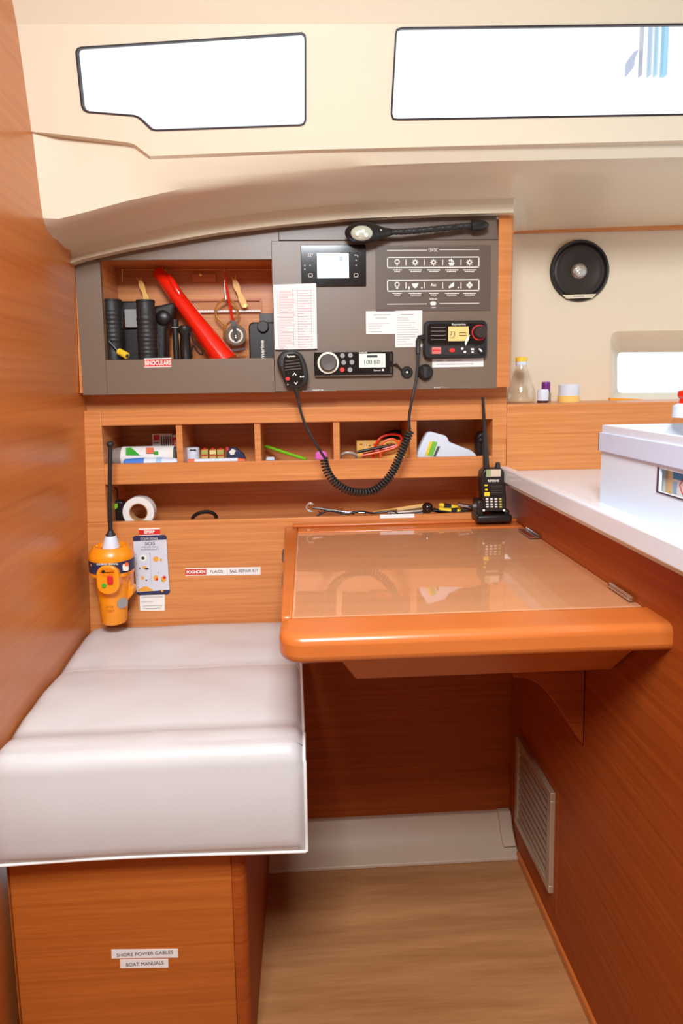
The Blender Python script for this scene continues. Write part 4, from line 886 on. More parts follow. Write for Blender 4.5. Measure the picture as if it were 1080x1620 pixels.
# ================================================================== CHART TABLE
ZT = ztab
ct = thing('chart_table', 'solid teak chart table with clear-covered top and rounded front corner', 'table', (.2, 1.0, ZT-.12))
xt0 = PZ(443, 1000, ZT).x-.002; ytf = PZ(560, 1006, ZT).y; xt0b = PZ(450, 835, ZT).x
ybar = PZ(600, 970, ZT).y; ybk = PZ(640, 837, ZT).y; xg0 = PZ(467, 900, ZT).x
th = .036; xw = XR(ZT)-.001
def corner(cx, cy, r, a0, a1, n=8): return [(cx+r*math.cos(math.radians(a0+(a1-a0)*i/n)), cy+r*math.sin(math.radians(a0+(a1-a0)*i/n))) for i in range(n+1)]
r = .030
pts = [(xt0, ybar)]+corner(xt0+r, ytf+r, r, 180, 270)+[(xw, ytf), (xw, ybar)]
g = G(); pts = [(x+(.014 if x > .3 else 0), y) for x, y in pts]; g.prism([(x, y, ZT-th) for x, y in pts], (0, 0, th)); g.done('front_rail', M_SOLID, ct, bevel=.011, bseg=4, ang=60)
g = G(); g.prism([(xt0+.001, ybar-.001, ZT-.022), (xg0, ybar-.001, ZT-.022), (xg0, YB-.013, ZT-.022), (xt0b, YB-.013, ZT-.022)], (0, 0, .0218)); g.done('left_rail', M_SOLID, ct, bevel=.003)
g = G(); g.box(xg0-.001, xw, ybk, YB-.0125, ZT-.022, ZT+.0005); g.box(xg0-.012, xw, YB-.032, YB-.0125, ZT, ZT+.007); g.done('back_rail', M_SOLID, ct, bevel=.003)
g = G(); g.box(xg0, xw, ybar, ybk, ZT-.02, ZT-.003); g.done('inset_top', M_TOPL, ct)
g = G(); x1_ = xw-.004
nx, ny = 14, 14; gr = []
for j in range(ny+1):
    rw = []
    for i in range(nx+1):
        x = xg0+.001+(x1_-xg0-.001)*i/nx; y = ybar+.001+(ybk-ybar-.002)*j/ny
        if i in (0,): x += random.uniform(0, .003)
        rw.append(Vector((x, y, ZT-.0018+random.uniform(-.00012, .00012))))
    gr.append(rw)
g.grid(gr); g.done('clear_cover', M_COVER, ct, ang=80, normals=False)
# under-table storage tray with sloping front
zb = P(690, 1075, .86).z
ya_, yb_ = ytf+.02, .87
xa_ = PZ(485, 1055, ZT-th).x; xb2 = P(562, 1077, yb_).x
g = G(); v = [Vector(p) for p in ((xa_+.02, ya_+.03, ZT-.022), (xw-.002, ya_+.012, ZT-.022), (xw-.002, ybk, ZT-.022), (xa_+.02, ybk, ZT-.022))]
w = [Vector(p) for p in ((xb2, yb_, zb), (xw-.002, yb_, zb), (xw-.002, ybk, zb), (xb2, ybk, zb))]
g.hexa([w[0], w[1], w[2], w[3], v[0], v[1], v[2], v[3]]); g.done('storage_tray', M_SOLID, ct, bevel=.003)
YG = .965
g = G(); zq = zb+.002
c1 = [(812, 1072), (830, 1073), (846, 1079), (858, 1088), (872, 1104), (888, 1127), (902, 1149), (914, 1168), (922, 1176), (932, 1180), (939, 1181)]
pp_ = [P(x, y, YG) for x, y in c1]; pp_ = [Vector((min(p.x, XR(p.z)-.001), YG, p.z)) for p in pp_]; pp_ += [Vector((XR(zq)-.001, YG, zq)), Vector((pp_[0].x, YG, zq))]
pp_[-3].x = XR(pp_[-3].z)-.001
g.prism(pp_, (0, .018, 0)); g.done('support_bracket', M_LOW, ct, bevel=.002)
for (xa, ya), (xb, yb2) in (((822, 838), (846, 851)), ((968, 926), (1008, 950))):
    g = G(); a, b = PZ(xa, ya, ZT), PZ(xb, yb2, ZT); g.box(min(a.x, xw-.006)-.004, xw-.001, min(a.y, b.y), max(a.y, b.y), ZT-.0005, ZT+.0015); g.cyl((xw-.004, min(a.y, b.y), ZT+.003), (xw-.004, max(a.y, b.y), ZT+.003), .0022, seg=10); g.done('hinge', M_CHROME, ct)
for y0 in (868, 905):
    g = G(); a = PZ(449, y0, ZT); g.box(a.x-.003, a.x+.001, a.y-.02, a.y+.02, ZT-.02, ZT-.006); g.done('side_hinge', M_DGREY, ct)

# handheld radio and charger on the table's back edge
ZR = ZT+.007; YR = YB-.040
hr = thing('charging_cradle', 'black charging cradle on the back edge of the chart table', 'charger', (P(779, 818, YR).x, YR, ZR))
cxr = P(778, 800, YR).x
def XP(x): return P(x, 790, YR).x
g = G(); sY = YR-.022
g.prism([(XP(751), sY, ZR), (XP(806), sY, ZR), (XP(806), sY+.055, ZR), (XP(751), sY+.055, ZR)], (0, 0, .016)); g.done('cradle_base', M_BLACK, hr, bevel=.005, bseg=3)
g = G(); g.box(XP(752), XP(764), sY+.010, sY+.05, ZR+.01, P(758, 790, YR).z); g.done('cradle_arm', M_BLACK, hr, bevel=.004)
g = G(); g.box(XP(795), XP(804), sY+.010, sY+.05, ZR+.01, P(758, 806, YR).z); g.done('cradle_arm', M_BLACK, hr, bevel=.004)
for x in (765, 797): g = G(); g.ball(P(x, 807.5, sY+.002), .0028); g.done('contact_light', M_WINK, hr)
wk = thing('handheld_radio', 'black handheld two-way radio with long antenna, standing in its cradle', 'radio', (XP(780), YR+.01, ZR+.016))
YF = sY+.006
g = G(); g.pp([(762, 748), (767, 742), (794, 741), (798, 748), (801, 790), (801, 809), (765, 809), (763, 790), (761, 765)], YF, .030); rb_ = g.done('radio_body', M_BLACK, wk, bevel=.003)
g = G(); g.pp([(766, 789), (798, 787), (800, 808), (767, 809)], YF-.0012, .0015); kb = g.done('keypad_plate', mat('keypad_dark', (40, 34, 32), .4), wk)
g = G(); g.rr(768.8, 742.8, 792, 754, .8, YF-.001, .0014); g.done('display', mat('pale_lcd', (214, 198, 174), .25, coat=.4), wk)
g = G(); g.rr(768.8, 743.4, 776, 753.5, .5, YF-.0014, .0004); g.done('display_green_area', mat('green_lcd', (150, 170, 120), .3), wk)
text('RETEVIS', 'brand_lettering', M_WINK, rb_, 771, 758.7, 789.5, 762.4, YF-.0006, bold=.03)
g = G()
for y in (769, 772.5, 776, 779.5): g.pr(776, y-.4, 794, y+.4, YF-.0006, .0007)
g.done('grille_slots', mat('slot_dim', (84, 70, 62), .5), rb_)
for x, y, a, b in ((768.5, 768, 2.4, 1.3), (769.2, 775, 2.2, 1.5), (770.2, 782, 4.2, 3.3)):
    g = G(); g.rr(x-a, y-b, x+a, y+b, 1, YF-.0016, .002); g.done('yellow_key', M_YEL, wk, bevel=.0004)
for i in range(4):
    for j in range(4):
        x, y = 770.2+7*i+.2*j, 789.3+4.2*j; g = G(); g.rr(x-2, y-1.1, x+2, y+1.1, .6, YF-.0022, .001); g.done('key', M_WINK if i < 3 else mat('key_yellow', (210, 196, 90), .5), wk)
xa_ = P(768, 742, YF+.015)
g = G(); at_, ab = P(763.5, 628, YF+.015), P(769, 742, YF+.015); g.lathe(ab, at_-ab, [(-.012, .0066), (.03, .0062), (.06, .0045), ((at_-ab).length-.006, .0028), ((at_-ab).length-.005, .0036), ((at_-ab).length, .0032)], 16); g.done('antenna', M_RUB, wk, ang=60)
g = G(); q = P(787, 741, YF+.015); g.lathe(q-Vector((0, 0, .004)), (0, 0, 1), [(0, .0065), (.008, .0058), (.016, .0045), (.017, .003)], 16); g.done('volume_knob', M_RUB, wk)

# ================================================================== EPIRB, cards and labels on the lower panel
YE = YB-.012; Yb = YE-.055; sE = Yb/FPX
ep = thing('emergency_beacon', 'orange emergency beacon with black whip antenna hanging on the panel', 'beacon', P(178, 985, YE))
def ex(x, y): return P(x, y, Yb)
top = ex(174, 862).z; cx0, cx1 = ex(176, 870), ex(181, 984); axv = (cx0-cx1)
def AX(y): t = (y-870)/(984-870.); return ex(176+5*t, y)
aT = AX(862); aB = AX(983); axn = (aT-aB).normalized(); Ltot = (aT-aB).length
sc = Yb/FPX
g = G(); g.lathe(aB, axn, [(0, 18.5*sc), (.003, 20*sc), (.06, 23.5*sc), (.094, 26.5*sc), (.100, 29*sc), (.104, 34*sc), (.110, 34.4*sc), (Ltot-.0262, 34*sc)], 40); eb = g.done('beacon_body', M_ORNG, ep, ang=40)
g = G(); g.lathe(aB+axn*(Ltot-.026), axn, [(0, 34.7*sc), (.003, 35.2*sc), (.012, 34*sc), (.020, 30*sc), (.025, 27*sc), (.0255, 24*sc), (.021, 22*sc), (.020, 8*sc)], 40); g.done('beacon_collar', M_ORNG, ep, ang=40)
zbnd = Ltot-.050
g = G(); g.lathe(aB+axn*zbnd, axn, [(0, 34.5*sc), (.0238, 34.6*sc)], 40, caps=False); bd_ = g.done('navy_band', M_NAVY, eb, ang=60)
yw = Yb-34.8*sc
def onband(x, y): return P(x, y, yw)
text('OCEAN SIGNAL', 'band_lettering', M_WINK, bd_, 153, 891, 187, 894, yw-.0008, bold=.03)
g = G(); disc(g, 146, 894, 2.6, yw+.012, .004); g.done('band_emblem', M_ORNG, bd_)
g = G(); g.rr(194, 893, 203, 903, 1.5, yw+.006, .004); g.done('band_pictogram', M_WINK, bd_); g = G(); disc(g, 200, 893, 3, yw+.005, .004); g.done('band_pictogram', M_ORL, bd_)
g = G(); g.rr(152, 895, 188, 941, 16, yw-.0025, .03, 8); pn = g.done('switch_flap', M_ORNG, eb, bevel=.003, bseg=3)
g = G(); g.rr(158, 899, 180, 912, 7, yw-.0034, .002, 8); g.done('flap_recess', mat('orange_deep', (232, 130, 14), .4), pn, bevel=.0005)
g = G(); disc(g, 163, 904.5, 2.6, yw-.0046, .003); g.done('black_button', M_BLACK, pn)
g = G(); g.rr(169, 911.5, 178.5, 925.5, 3, yw-.0055, .006); g.done('red_switch', M_REDL, pn, bevel=.001)
g = G(); disc(g, 164, 927, 3.6, yw-.0055, .006, 12); g.done('green_switch', M_GREEN, pn, bevel=.0008)
g = G(); g.cyl(aB+axn*.045+Vector((18.0*sc, -.0185, 0)), aB+axn*.045+Vector((18.7*sc, -.0195, 0)), .011, seg=24); g.done('silver_sticker', M_GREY, eb)
text('EPIRB', 'moulded_lettering', mat('amber_ink', (196, 112, 20), .5), eb, 168, 958.5, 179, 962, Yb-22.6*sc, bold=.01); text('TEST', 'moulded_lettering', mat('amber_ink', (196, 112, 20), .5), eb, 167, 965, 181, 969, Yb-22.3*sc, bold=.01)
g = G(); g.pp([(200, 905), (205, 905), (206, 930), (210, 932), (210, 940), (200, 952), (198, 940)], Yb, .03); g.done('side_clip', M_ORNG, ep, bevel=.002)
g = G(); g.pr(160, 895, 196, 975, Yb+.02, .035); g.done('wall_bracket', M_BLACK, ep, bevel=.003)
g = G(); cT = aB+axn*(Ltot-.005); g.lathe(cT, axn, [(-.004, 14*sc), (.001, 13.5*sc), (.020, 9.5*sc), (.024, 8.5*sc)], 28); g.done('white_cone', M_WPL, ep, ang=50)
g = G(); c2 = cT+axn*.023; g.lathe(c2, axn, [(0, 7.8*sc), (.004, 7.5*sc), (.008, 5*sc), (.012, 4*sc)], 20); tipp = P(174.5, 703, Yb)
g.tube([c2+axn*.006, P(173.5, 800, Yb), P(174, 740, Yb), tipp], [.0045, .0042, .0042, .0042], 12); g.ball(tipp, .0072); g.done('whip_antenna', M_RUB, ep, ang=60)
for x in (153, 160, 190, 197):
    g = G(); g.ball(P(x, 864, Yb-.012), .0024); g.done('rim_stud', M_ORNG, ep)

sos = thing('sos_card', 'grey emergency instruction card with navy edges hanging beside the beacon', 'card', P(240, 895, YE))
YS = YE-.0025
g = G(); g.pp([(210, 850), (213, 848), (260, 846.5), (263, 849), (268.5, 937), (265, 940), (220, 941.5), (216, 939)], YS, .002); cbase = g.done('card_base', M_NAVY, sos, smooth=False)
g = G(); g.pp([(210.5, 856.5), (263.2, 853.7), (268, 933), (216, 937)], YS-.0006, .0006); fc = g.done('card_face', mat('card_grey', (214, 214, 222), .5), sos, smooth=False)
YS2 = YS-.0010
text('SOS', 'lettering', M_INK, fc, 229, 857.5, 245, 862.5, YS2, bold=.01)
text('FOR USE ONLY', 'lettering', M_INK, fc, 224, 864.3, 250, 866.6, YS2); text('IN EMERGENCY', 'lettering', M_INK, fc, 223, 868, 252, 870.3, YS2)
text('OCEAN SIGNAL', 'lettering', M_WINK, cbase, 222, 850.3, 250, 854, YS-.0006)
g = G(); rng(g, 226, 883, 5.6, 3.0, YS2, .0004, 20); g.done('white_ring', M_WINK, fc); g = G(); disc(g, 226, 883, 2.6, YS2, .0004); disc(g, 232, 899.8, 1.9, YS2-.0003, .0003); g.pr(229, 899, 235, 901, YS2-.0003, .0003); g.pr(220, 898, 221.5, 901, YS2, .0004); disc(g, 231.5, 918, 1.2, YS2, .0004); g.done('dark_drawings', M_INK, fc)
g = G()
for x, y, a, b in ((246.5, 884.5, 4, 4), (254.5, 886, 1.8, 2.2), (228.5, 898, 3, 2.4), (225.5, 914.5, 2.2, 2.6), (246.5, 914.5, 3.6, 4.2), (258.5, 916.5, 3.8, 4.2), (256.5, 935, 1.8, 1.6)): g.rr(x-a, y-b, x+a, y+b, min(a, b)*.8, YS2, .0004)
g.pp([(219, 931.5), (222, 931), (226, 928), (233, 928), (237, 931), (241, 931.5), (241, 935), (219, 936)], YS2, .0004); g.done('orange_drawings', mat('draw_orange', (238, 164, 60), .5), fc)
g = G(); disc(g, 248, 916.5, 2, YS2-.0003, .0003); disc(g, 260, 913.6, 2.6, YS2-.0003, .0003); g.done('red_drawings', M_REDL, fc)
g = G(); disc(g, 256.4, 918.6, 1.3, YS2-.0003, .0003); g.done('green_drawing', M_GREEN, fc)
g = G(); g.pr(238.5, 876, 238.9, 925, YS2, .0003)
for x, y in ((215, 877), (237, 876), (216, 892), (217, 910), (237, 916), (218, 929), (250, 906)): g.pr(x-.8, y-.9, x+.8, y+.9, YS2, .0003)
g.done('grey_rules', M_GINK, fc)
sticker('printed_label', 'red label with white lettering stuck above the emergency card', [(219.5, 836), (253, 835), (253.5, 847), (220, 848)], YE, 'EPIRB', (228, 839, 245, 844), M_WINK, red=[(219.6, 838.4), (253.1, 837.2), (253.4, 845.3), (219.9, 846.4)], bold=.04)
def f_s(t, b, Y):
    g = G(); lines(g, 223.5, 258.5, [944.5], Y, 1.6, .05); lines(g, 224, 242, [952], Y, 1.2, .3); lines(g, 226, 257, [958.5, 962.5], Y, 1.2, .3); g.done('small_writing', M_GINK, b, smooth=False)
card('paper_notice', 'small white square notice stuck directly below the emergency card', 'notice', [(221, 941), (260.5, 940), (260.5, 966), (221.5, 966.5)], YE, None, f_s, th=.0008)
sticker('printed_label', 'red end label of the three-part strip left of the chart table', [(293, 899), (326, 898.5), (326, 910.5), (293, 911)], YE, 'FOGHORN', (295, 902, 324.5, 907.5), M_WINK, red=[(293, 900.5), (326, 900), (326, 909), (293, 909.5)], bold=.04)
sticker('printed_label', 'white middle label of the three-part strip left of the chart table', [(326.4, 898.5), (359, 898), (359, 910), (326.4, 910.5)], YE, 'FLAGS', (332, 902, 352, 906.5))
sticker('printed_label', 'white longest label of the three-part strip left of the chart table', [(359.5, 898), (412, 897), (412, 909), (359.5, 910)], YE, 'SAIL REPAIR KIT', (363, 900.8, 409, 905.6))

# ================================================================== BENCH
ZCU = P(290, 984, YB-.013).z
Yfc = PZ(250, 1192, ZCU).y
Ybs = PZ(250, 1357, .39).y
zcb = P(240, 1357, Yfc).z
xcr = PZ(478, 1195, ZCU).x
bs = thing('bench_base', 'teak bench locker base with flush front door under the white cushion', 'locker', (-.28, 1.1, 0))
YD = Yfc+.028; xbr = P(390, 1420, YD).x
xdr = P(368, 1420, YD).x
g = G(); rr_ = .022
pts = [(XL(YD)+.002, YD+.004), (xbr-rr_, YD)]
pts = [(xdr, YD+.03), (xdr, YD)]+corner(xbr-rr_*.6, YD+rr_*.6, rr_*.6, 270, 360)+[(xbr, YB-.001), (xbr-.018, YB-.001), (xbr-.018, YD+.03)]
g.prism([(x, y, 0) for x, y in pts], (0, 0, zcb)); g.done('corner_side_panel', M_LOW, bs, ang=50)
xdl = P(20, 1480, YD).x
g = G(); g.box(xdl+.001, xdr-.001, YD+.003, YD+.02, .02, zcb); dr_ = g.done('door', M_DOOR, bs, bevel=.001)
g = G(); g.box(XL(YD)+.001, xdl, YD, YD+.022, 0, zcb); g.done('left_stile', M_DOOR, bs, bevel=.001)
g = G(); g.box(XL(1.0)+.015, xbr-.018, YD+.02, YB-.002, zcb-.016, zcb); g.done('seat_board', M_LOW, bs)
YDD = YD+.003
sticker('printed_label', 'upper white lettered label on the bench locker door', [(176, 1502.5), (281, 1501.5), (281.5, 1515), (176.5, 1516.5)], YDD, 'SHORE POWER CABLES', (181, 1505.5, 277, 1512))
sticker('printed_label', 'lower white lettered label on the bench locker door', [(190, 1518.5), (266, 1517.5), (266.5, 1531), (190.5, 1532)], YDD, 'BOAT MANUALS', (197, 1521.5, 261, 1528))

cu = thing('seat_cushion', 'off-white vinyl bench cushion with two stitched seams and piping', 'cushion', (-.25, 1.08, zcb))
s1 = PZ(290, 1050, ZCU).y; s2 = PZ(250, 1153, ZCU).y
prof = []                                         # (Y, z) back to front
zt0 = ZCU-.004
def seg(y0, y1, h0, h1, b, n=12, last=False):
    for i in range(n):
        t = i/n; prof.append((y0+(y1-y0)*t, h0+(h1-h0)*t+b*(math.sin(math.pi*t)**.6)))
prof.append((YB-.014, zcb+.03)); prof.append((YB-.014, ZCU-.022)); prof.append((YB-.016, ZCU-.008))
seg(YB-.022, s1, ZCU-.003, ZCU-.006, .006); seg(s1, s2, ZCU-.006, ZCU-.006, .010)
for i in range(12):
    t = i/12; prof.append((s2+(Yfc+.014-s2)*t, ZCU-.006+.012*math.sin(math.pi*min(1, t*.75))**.6))
zt1 = prof[-1][1]
for i in range(1, 9):
    a = math.radians(90*i/8); prof.append((Yfc+.014-.022*math.sin(a), zt1-.028*(1-math.cos(a))))
zz0 = prof[-1][1]
for i in range(1, 12):
    t = i/12; prof.append((Yfc-.008-.005*math.sin(math.pi*t), zz0+(zcb+.006-zz0)*t))
prof.append((Yfc-.002, zcb+.002)); prof.append((Yfc+.02, zcb+.001)); prof.append((YB-.03, zcb+.001))
g = G(); rows = []; nx = 44
import mathutils.noise as mn
for (y, z) in prof:
    rw = []
    xl = XL(y, z)+.003; xr = xcr+(.002 if y < s2 and z < ZCU-.01 else .001 if y < s2 else -.012*(y-s2)/(YB-s2))
    for i in range(nx+1):
        t = i/nx; x = xl+(xr-xl)*(.5-.5*math.cos(math.pi*t)*(.35)+ (t-.5)*.65) if False else xl+(xr-xl)*t
        e0 = min(1, (1-t)*(xr-xl)/.020); e1 = min(1, t*(xr-xl)/.03)
        drop = .014*(1-math.sqrt(max(0, 1-(1-e0)**2)))+.012*(1-math.sqrt(max(0, 1-(1-e1)**2)))
        nzv = mn.noise(Vector((x*7, y*16, 3)))*.0035+mn.noise(Vector((x*18-y*12, y*22+x*10, 1)))*.0014
        z2 = z; y2 = y
        if z > zcb+.05 and y > Yfc+.01: z2 = z-drop+nzv
        elif z > zcb+.01: y2 = y+drop*.8+nzv*.8 if y < Yfc+.02 else y; z2 = z-(drop if z > zz0-.002 else 0)
        else: z2 = z+.003*math.sin(t*4)
        rw.append(Vector((x, y2, z2)))
    rows.append(rw)
g.grid(rows)
for k in (0, -1):                                 # end faces
    c = [g.bm.verts.new(r_[k]) for r_ in rows]; g.face(c)
g.done('cushion_body', M_CUSH, cu, ang=70, weld=.0003)
edge = [r_[-1]+Vector((.001, 0, 0)) for r_ in rows]
g = G(); g.tube(edge[2:-2], .0024, 8); g.done('side_piping', M_PIPE, cu, ang=80)
fe = rows[-3]; g = G(); g.tube([v+Vector((0, -.001, 0)) for v in fe], .0022, 8); g.done('front_piping', M_PIPE, cu, ang=80)
for k, yy_ in enumerate((s1, s2)):
    idx = min(range(len(prof)), key=lambda i: abs(prof[i][0]-yy_)+(9 if prof[i][1] < ZCU-.02 else 0)); g = G(); g.tube([v+Vector((0, 0, -.0002)) for v in rows[idx]], .0009, 6); g.done('seam', mat('seam_thread', (196, 186, 180), .6), cu)

# ================================================================== VENT on right panel
vt = thing('vent_grille', 'louvred metal air vent set low in the right-hand teak panel', 'vent', PX(850, 1290, XR(.2)))
vc = [PX(x, y, XR(.22)-.001) for x, y in ((822, 1166), (880, 1252), (873, 1408), (819, 1302))]
y0, y1 = sorted((sum(v.y for v in (vc[0], vc[3]))/2, sum(v.y for v in (vc[1], vc[2]))/2)); zt = (vc[0].z+vc[1].z)/2; zb_ = (vc[2].z+vc[3].z)/2
def vx(z): return XR(z)
def vbox(g, ya, yb, za, zb2, d0, d1): 
    g.hexa([(vx(za)-d1, ya, za), (vx(za)-d0, ya, za), (vx(za)-d0, yb, za), (vx(za)-d1, yb, za), (vx(zb2)-d1, ya, zb2), (vx(zb2)-d0, ya, zb2), (vx(zb2)-d0, yb, zb2), (vx(zb2)-d1, yb, zb2)])
g = G(); w = .016; M_VENT = mat('bronze_aluminium', (196, 176, 148), .4, metal=.5)
vbox(g, y0, y1, zt-w, zt, 0, .010); vbox(g, y0, y1, zb_, zb_+w, 0, .010); vbox(g, y0, y0+w, zb_+w, zt-w, 0, .010); vbox(g, y1-w, y1, zb_+w, zt-w, 0, .010)
g.done('vent_frame', M_VENT, vt, bevel=.0012)
g = G(); vbox(g, y0+.004, y1-.004, zb_+.004, zt-.004, .0012, .0016); g.done('shade_sheet', M_INK, vt)  # dark sheet painted in place of the shade behind the louvres
n = 10
for i in range(n):
    z = zb_+w+(zt-zb_-2*w)*(i+.5)/n; g = G(); g.hexa([(vx(z)-.0082, y0+w, z-.005), (vx(z)-.0070, y0+w, z-.005), (vx(z)-.0070, y1-w, z-.005), (vx(z)-.0082, y1-w, z-.005), (vx(z)-.0034, y0+w, z+.002), (vx(z)-.0022, y0+w, z+.002), (vx(z)-.0022, y1-w, z+.002), (vx(z)-.0034, y1-w, z+.002)])
    g.done('louvre', M_VENT, vt)
g = G(); vbox(g, y0-.016, y1+.006, zb_-.03, zt+.01, .0, .0012); g.done('backing_board', M_LOW, vt)

# ================================================================== GALLEY WORKTOP
XC = PZ(797, 745, ZC).x; XC = .404
wk_ = thing('galley_worktop', 'white galley worktop with a raised rounded front edge', 'worktop', (.8, .9, ZC-.03))
g = G(); g.box(XC+.012, 1.35, .22, YB-.013, ZC-.036, ZC-.008); g.done('worktop_slab', M_WHITE, wk_)
g = G(); g.box(XC, XC+.020, .22, YB-.013, ZC-.028, ZC+.003); g.done('raised_edge', M_WHITE, wk_, bevel=.004, bseg=3)
ZW = ZC-.008
# white lidded tub
xb0 = PZ(951, 795, ZW).x; 
ylf = PX(950, 745, xb0).y; zbt = P(950, 672, ylf).z; zbd = P(948, 713, ylf).z
tb = thing('white_storage_tub', 'white plastic storage tub with a slotted hand hole on the worktop', 'box', (xb0+.12, ylf-.2, ZW))
Yn = .42
yh0 = PX(1042, 760, xb0).y; zh1 = P(1044, 741, yh0).z; zh0 = P(1044, 777, yh0).z; yh1 = yh0-.11
g = G()
g.box(xb0, xb0+.004, yh0, ylf, ZW, zbd+.004); g.box(xb0, xb0+.004, Yn, yh1, ZW, zbd+.004); g.box(xb0, xb0+.004, yh1, yh0, ZW, zh0); g.box(xb0, xb0+.004, yh1, yh0, zh1, zbd+.004)
g.box(xb0+.004, xb0+.26, ylf-.004, ylf, ZW, zbd+.004); g.box(xb0+.256, xb0+.26, Yn, ylf-.004, ZW, zbd); g.box(xb0+.004, xb0+.256, Yn, Yn+.004, ZW, zbd); g.box(xb0+.004, xb0+.256, Yn+.004, ylf-.004, ZW, ZW+.004)
g.done('tub_body', M_WPL, tb)
zb1 = P(950, 684, ylf).z
g = G()
for k in range(1):
    g.box(xb0-.004, xb0+.0005, Yn-.003, ylf+.004, zbd, zb1); g.box(xb0-.004, xb0+.264, ylf, ylf+.004, zbd, zb1); g.box(xb0+.26, xb0+.264, Yn, ylf, zbd, zb1)
g.done('rim_band', mat('pale_lilac_white', (208, 220, 244), .4), tb, bevel=.001)
g = G(); g.box(xb0-.001, xb0+.004, Yn, ylf, zbd, zbt); g.box(xb0, xb0+.26, ylf-.004, ylf, zbd, zbt); g.box(xb0+.256, xb0+.26, Yn, ylf, zbd, zbt); g.done('upper_wall', M_WPL, tb, bevel=.0015)
g = G(); g.tube([(xb0-.0005, yh0+.0015, zh0-.0015), (xb0-.0005, yh0+.0015, zh1+.0015)], .0016, 8); g.tube([(xb0-.0005, yh1, zh0-.001), (xb0-.0005, yh0, zh0-.001)], .001, 8); g.done('handhole_edge', mat('dark_purple_edge', (56, 30, 44), .5), tb)
pd = thing('product_pack', 'blue, white and green printed pack seen through the tub hand hole', 'pack', (xb0+.03, yh0-.06, ZW+.004))
g = G(); g.box(xb0+.012, xb0+.05, yh1-.05, yh0+.03, ZW+.004, zh1+.02); pb = g.done('pack_body', M_PAPER, pd, bevel=.001)
xf = xb0+.0115
g = G(); g.box(xf, xf+.0004, yh0-.012, yh0+.004, zh0-.005, zh1+.01); g.done('tan_edge', mat('tan_card', (224, 190, 140), .5), pb)
g = G(); g.box(xf, xf+.0004, yh0-.08, yh0-.012, zh1-.012, zh1+.01); g.done('blue_band', mat('mid_blue', (70, 140, 190), .5), pb)
g = G(); g.box(xf-.0002, xf+.0002, yh0-.022, yh0-.013, zh0, zh1-.015); g.done('blue_text_block', mat('hazy_blue', (150, 180, 214), .5), pb)
g = G(); q = [(xf-.0004, yh0-.036+.008*a, (zh0+zh1)/2-.003+.010*b) for a, b in ((0, 1), (1, 0), (0, -1), (-1, 0))]; 
for i in range(4): g.tube([q[i], q[(i+1) % 4]], .0005, 5)
g.done('red_diamond_mark', M_REDL, pb)
g = G(); g.prism([(xf-.0004, yh0-.046, zh1+.004), (xf-.0004, yh0-.11, zh1+.004), (xf-.0004, yh0-.11, zh0), (xf-.0004, yh0-.060, zh0)], (.0003, 0, 0)); g.done('green_print', M_GREEN, pb)
# bottle with red cap standing behind
sb = thing('red_topped_bottle', 'clear bottle with white collar and red cap standing in the white tub', 'bottle', (P(1084, 690, 1.08).x, 1.08, ZW))
Ysb = .93
bx = P(1086, 690, Ysb).x; s = Ysb/FPX; sb.location = (bx, Ysb, ZW+.004)
zc1, zc2, zc3, zc4 = P(1086, 676, Ysb).z, P(1086, 660, Ysb).z, P(1086, 638, Ysb).z, P(1086, 618, Ysb).z
g = G(); g.lathe((bx, Ysb, ZW+.004), (0, 0, 1), [(0, .028), (.004, .032), (zc1-ZW-.02, .032), (zc1-ZW, .028), (zc2-ZW, .018), (zc2-ZW+.004, .016)], 32); g.done('bottle_body', M_CLEAR, sb, ang=50)
g = G(); g.lathe((bx, Ysb, zc2), (0, 0, 1), [(0, .022), (zc3-zc2-.004, .0215), (zc3-zc2, .015)], 28); g.done('white_collar', M_WPL, sb)
g = G(); g.lathe((bx, Ysb, zc3-.001), (0, 0, 1), [(0, .013), (.008, .0125), (.012, .0155), (zc4-zc3, .015), (zc4-zc3+.002, .01)], 24); g.done('red_cap', M_RED, sb)

# ================================================================== LEDGE THINGS
ZL = zled; YLb = 1.425
cb1 = thing('clear_carafe', 'clear bulbous bottle with yellow and white cap on the ledge', 'bottle', (P(823, 637, YLb).x, YLb, ZL))
bx = P(824, 600, YLb).x; s = YLb/FPX
def zy(y): return P(824, y, YLb).z-ZL
g = G(); g.lathe((bx, YLb, ZL), (0, 0, 1), [(0, 20*s), (.003, 22.5*s), (.012, 23*s), (zy(618), 22*s), (zy(606), 18*s), (zy(592), 12.5*s), (zy(582), 9*s), (zy(578), 8.5*s)], 36)
g.lathe((bx, YLb, ZL), (0, 0, 1), [(.002, 19*s), (.012, 21.8*s), (zy(618), 20.8*s), (zy(606), 16.8*s), (zy(592), 11.4*s), (zy(582), 8*s), (zy(578), 7.5*s)], 36, caps=False)
g.done('bottle_body', M_CLEAR, cb1, ang=50)
g = G(); g.lathe((bx, YLb, ZL+zy(578)), (0, 0, 1), [(0, 8.8*s), (.009, 8.8*s)], 24); g.done('white_collar', M_WPL, cb1)
g = G(); g.lathe((bx, YLb, ZL+zy(572)), (0, 0, 1), [(0, 9.4*s), (.009, 9.3*s), (.010, 8*s)], 24); g.done('yellow_cap', M_YEL, cb1)
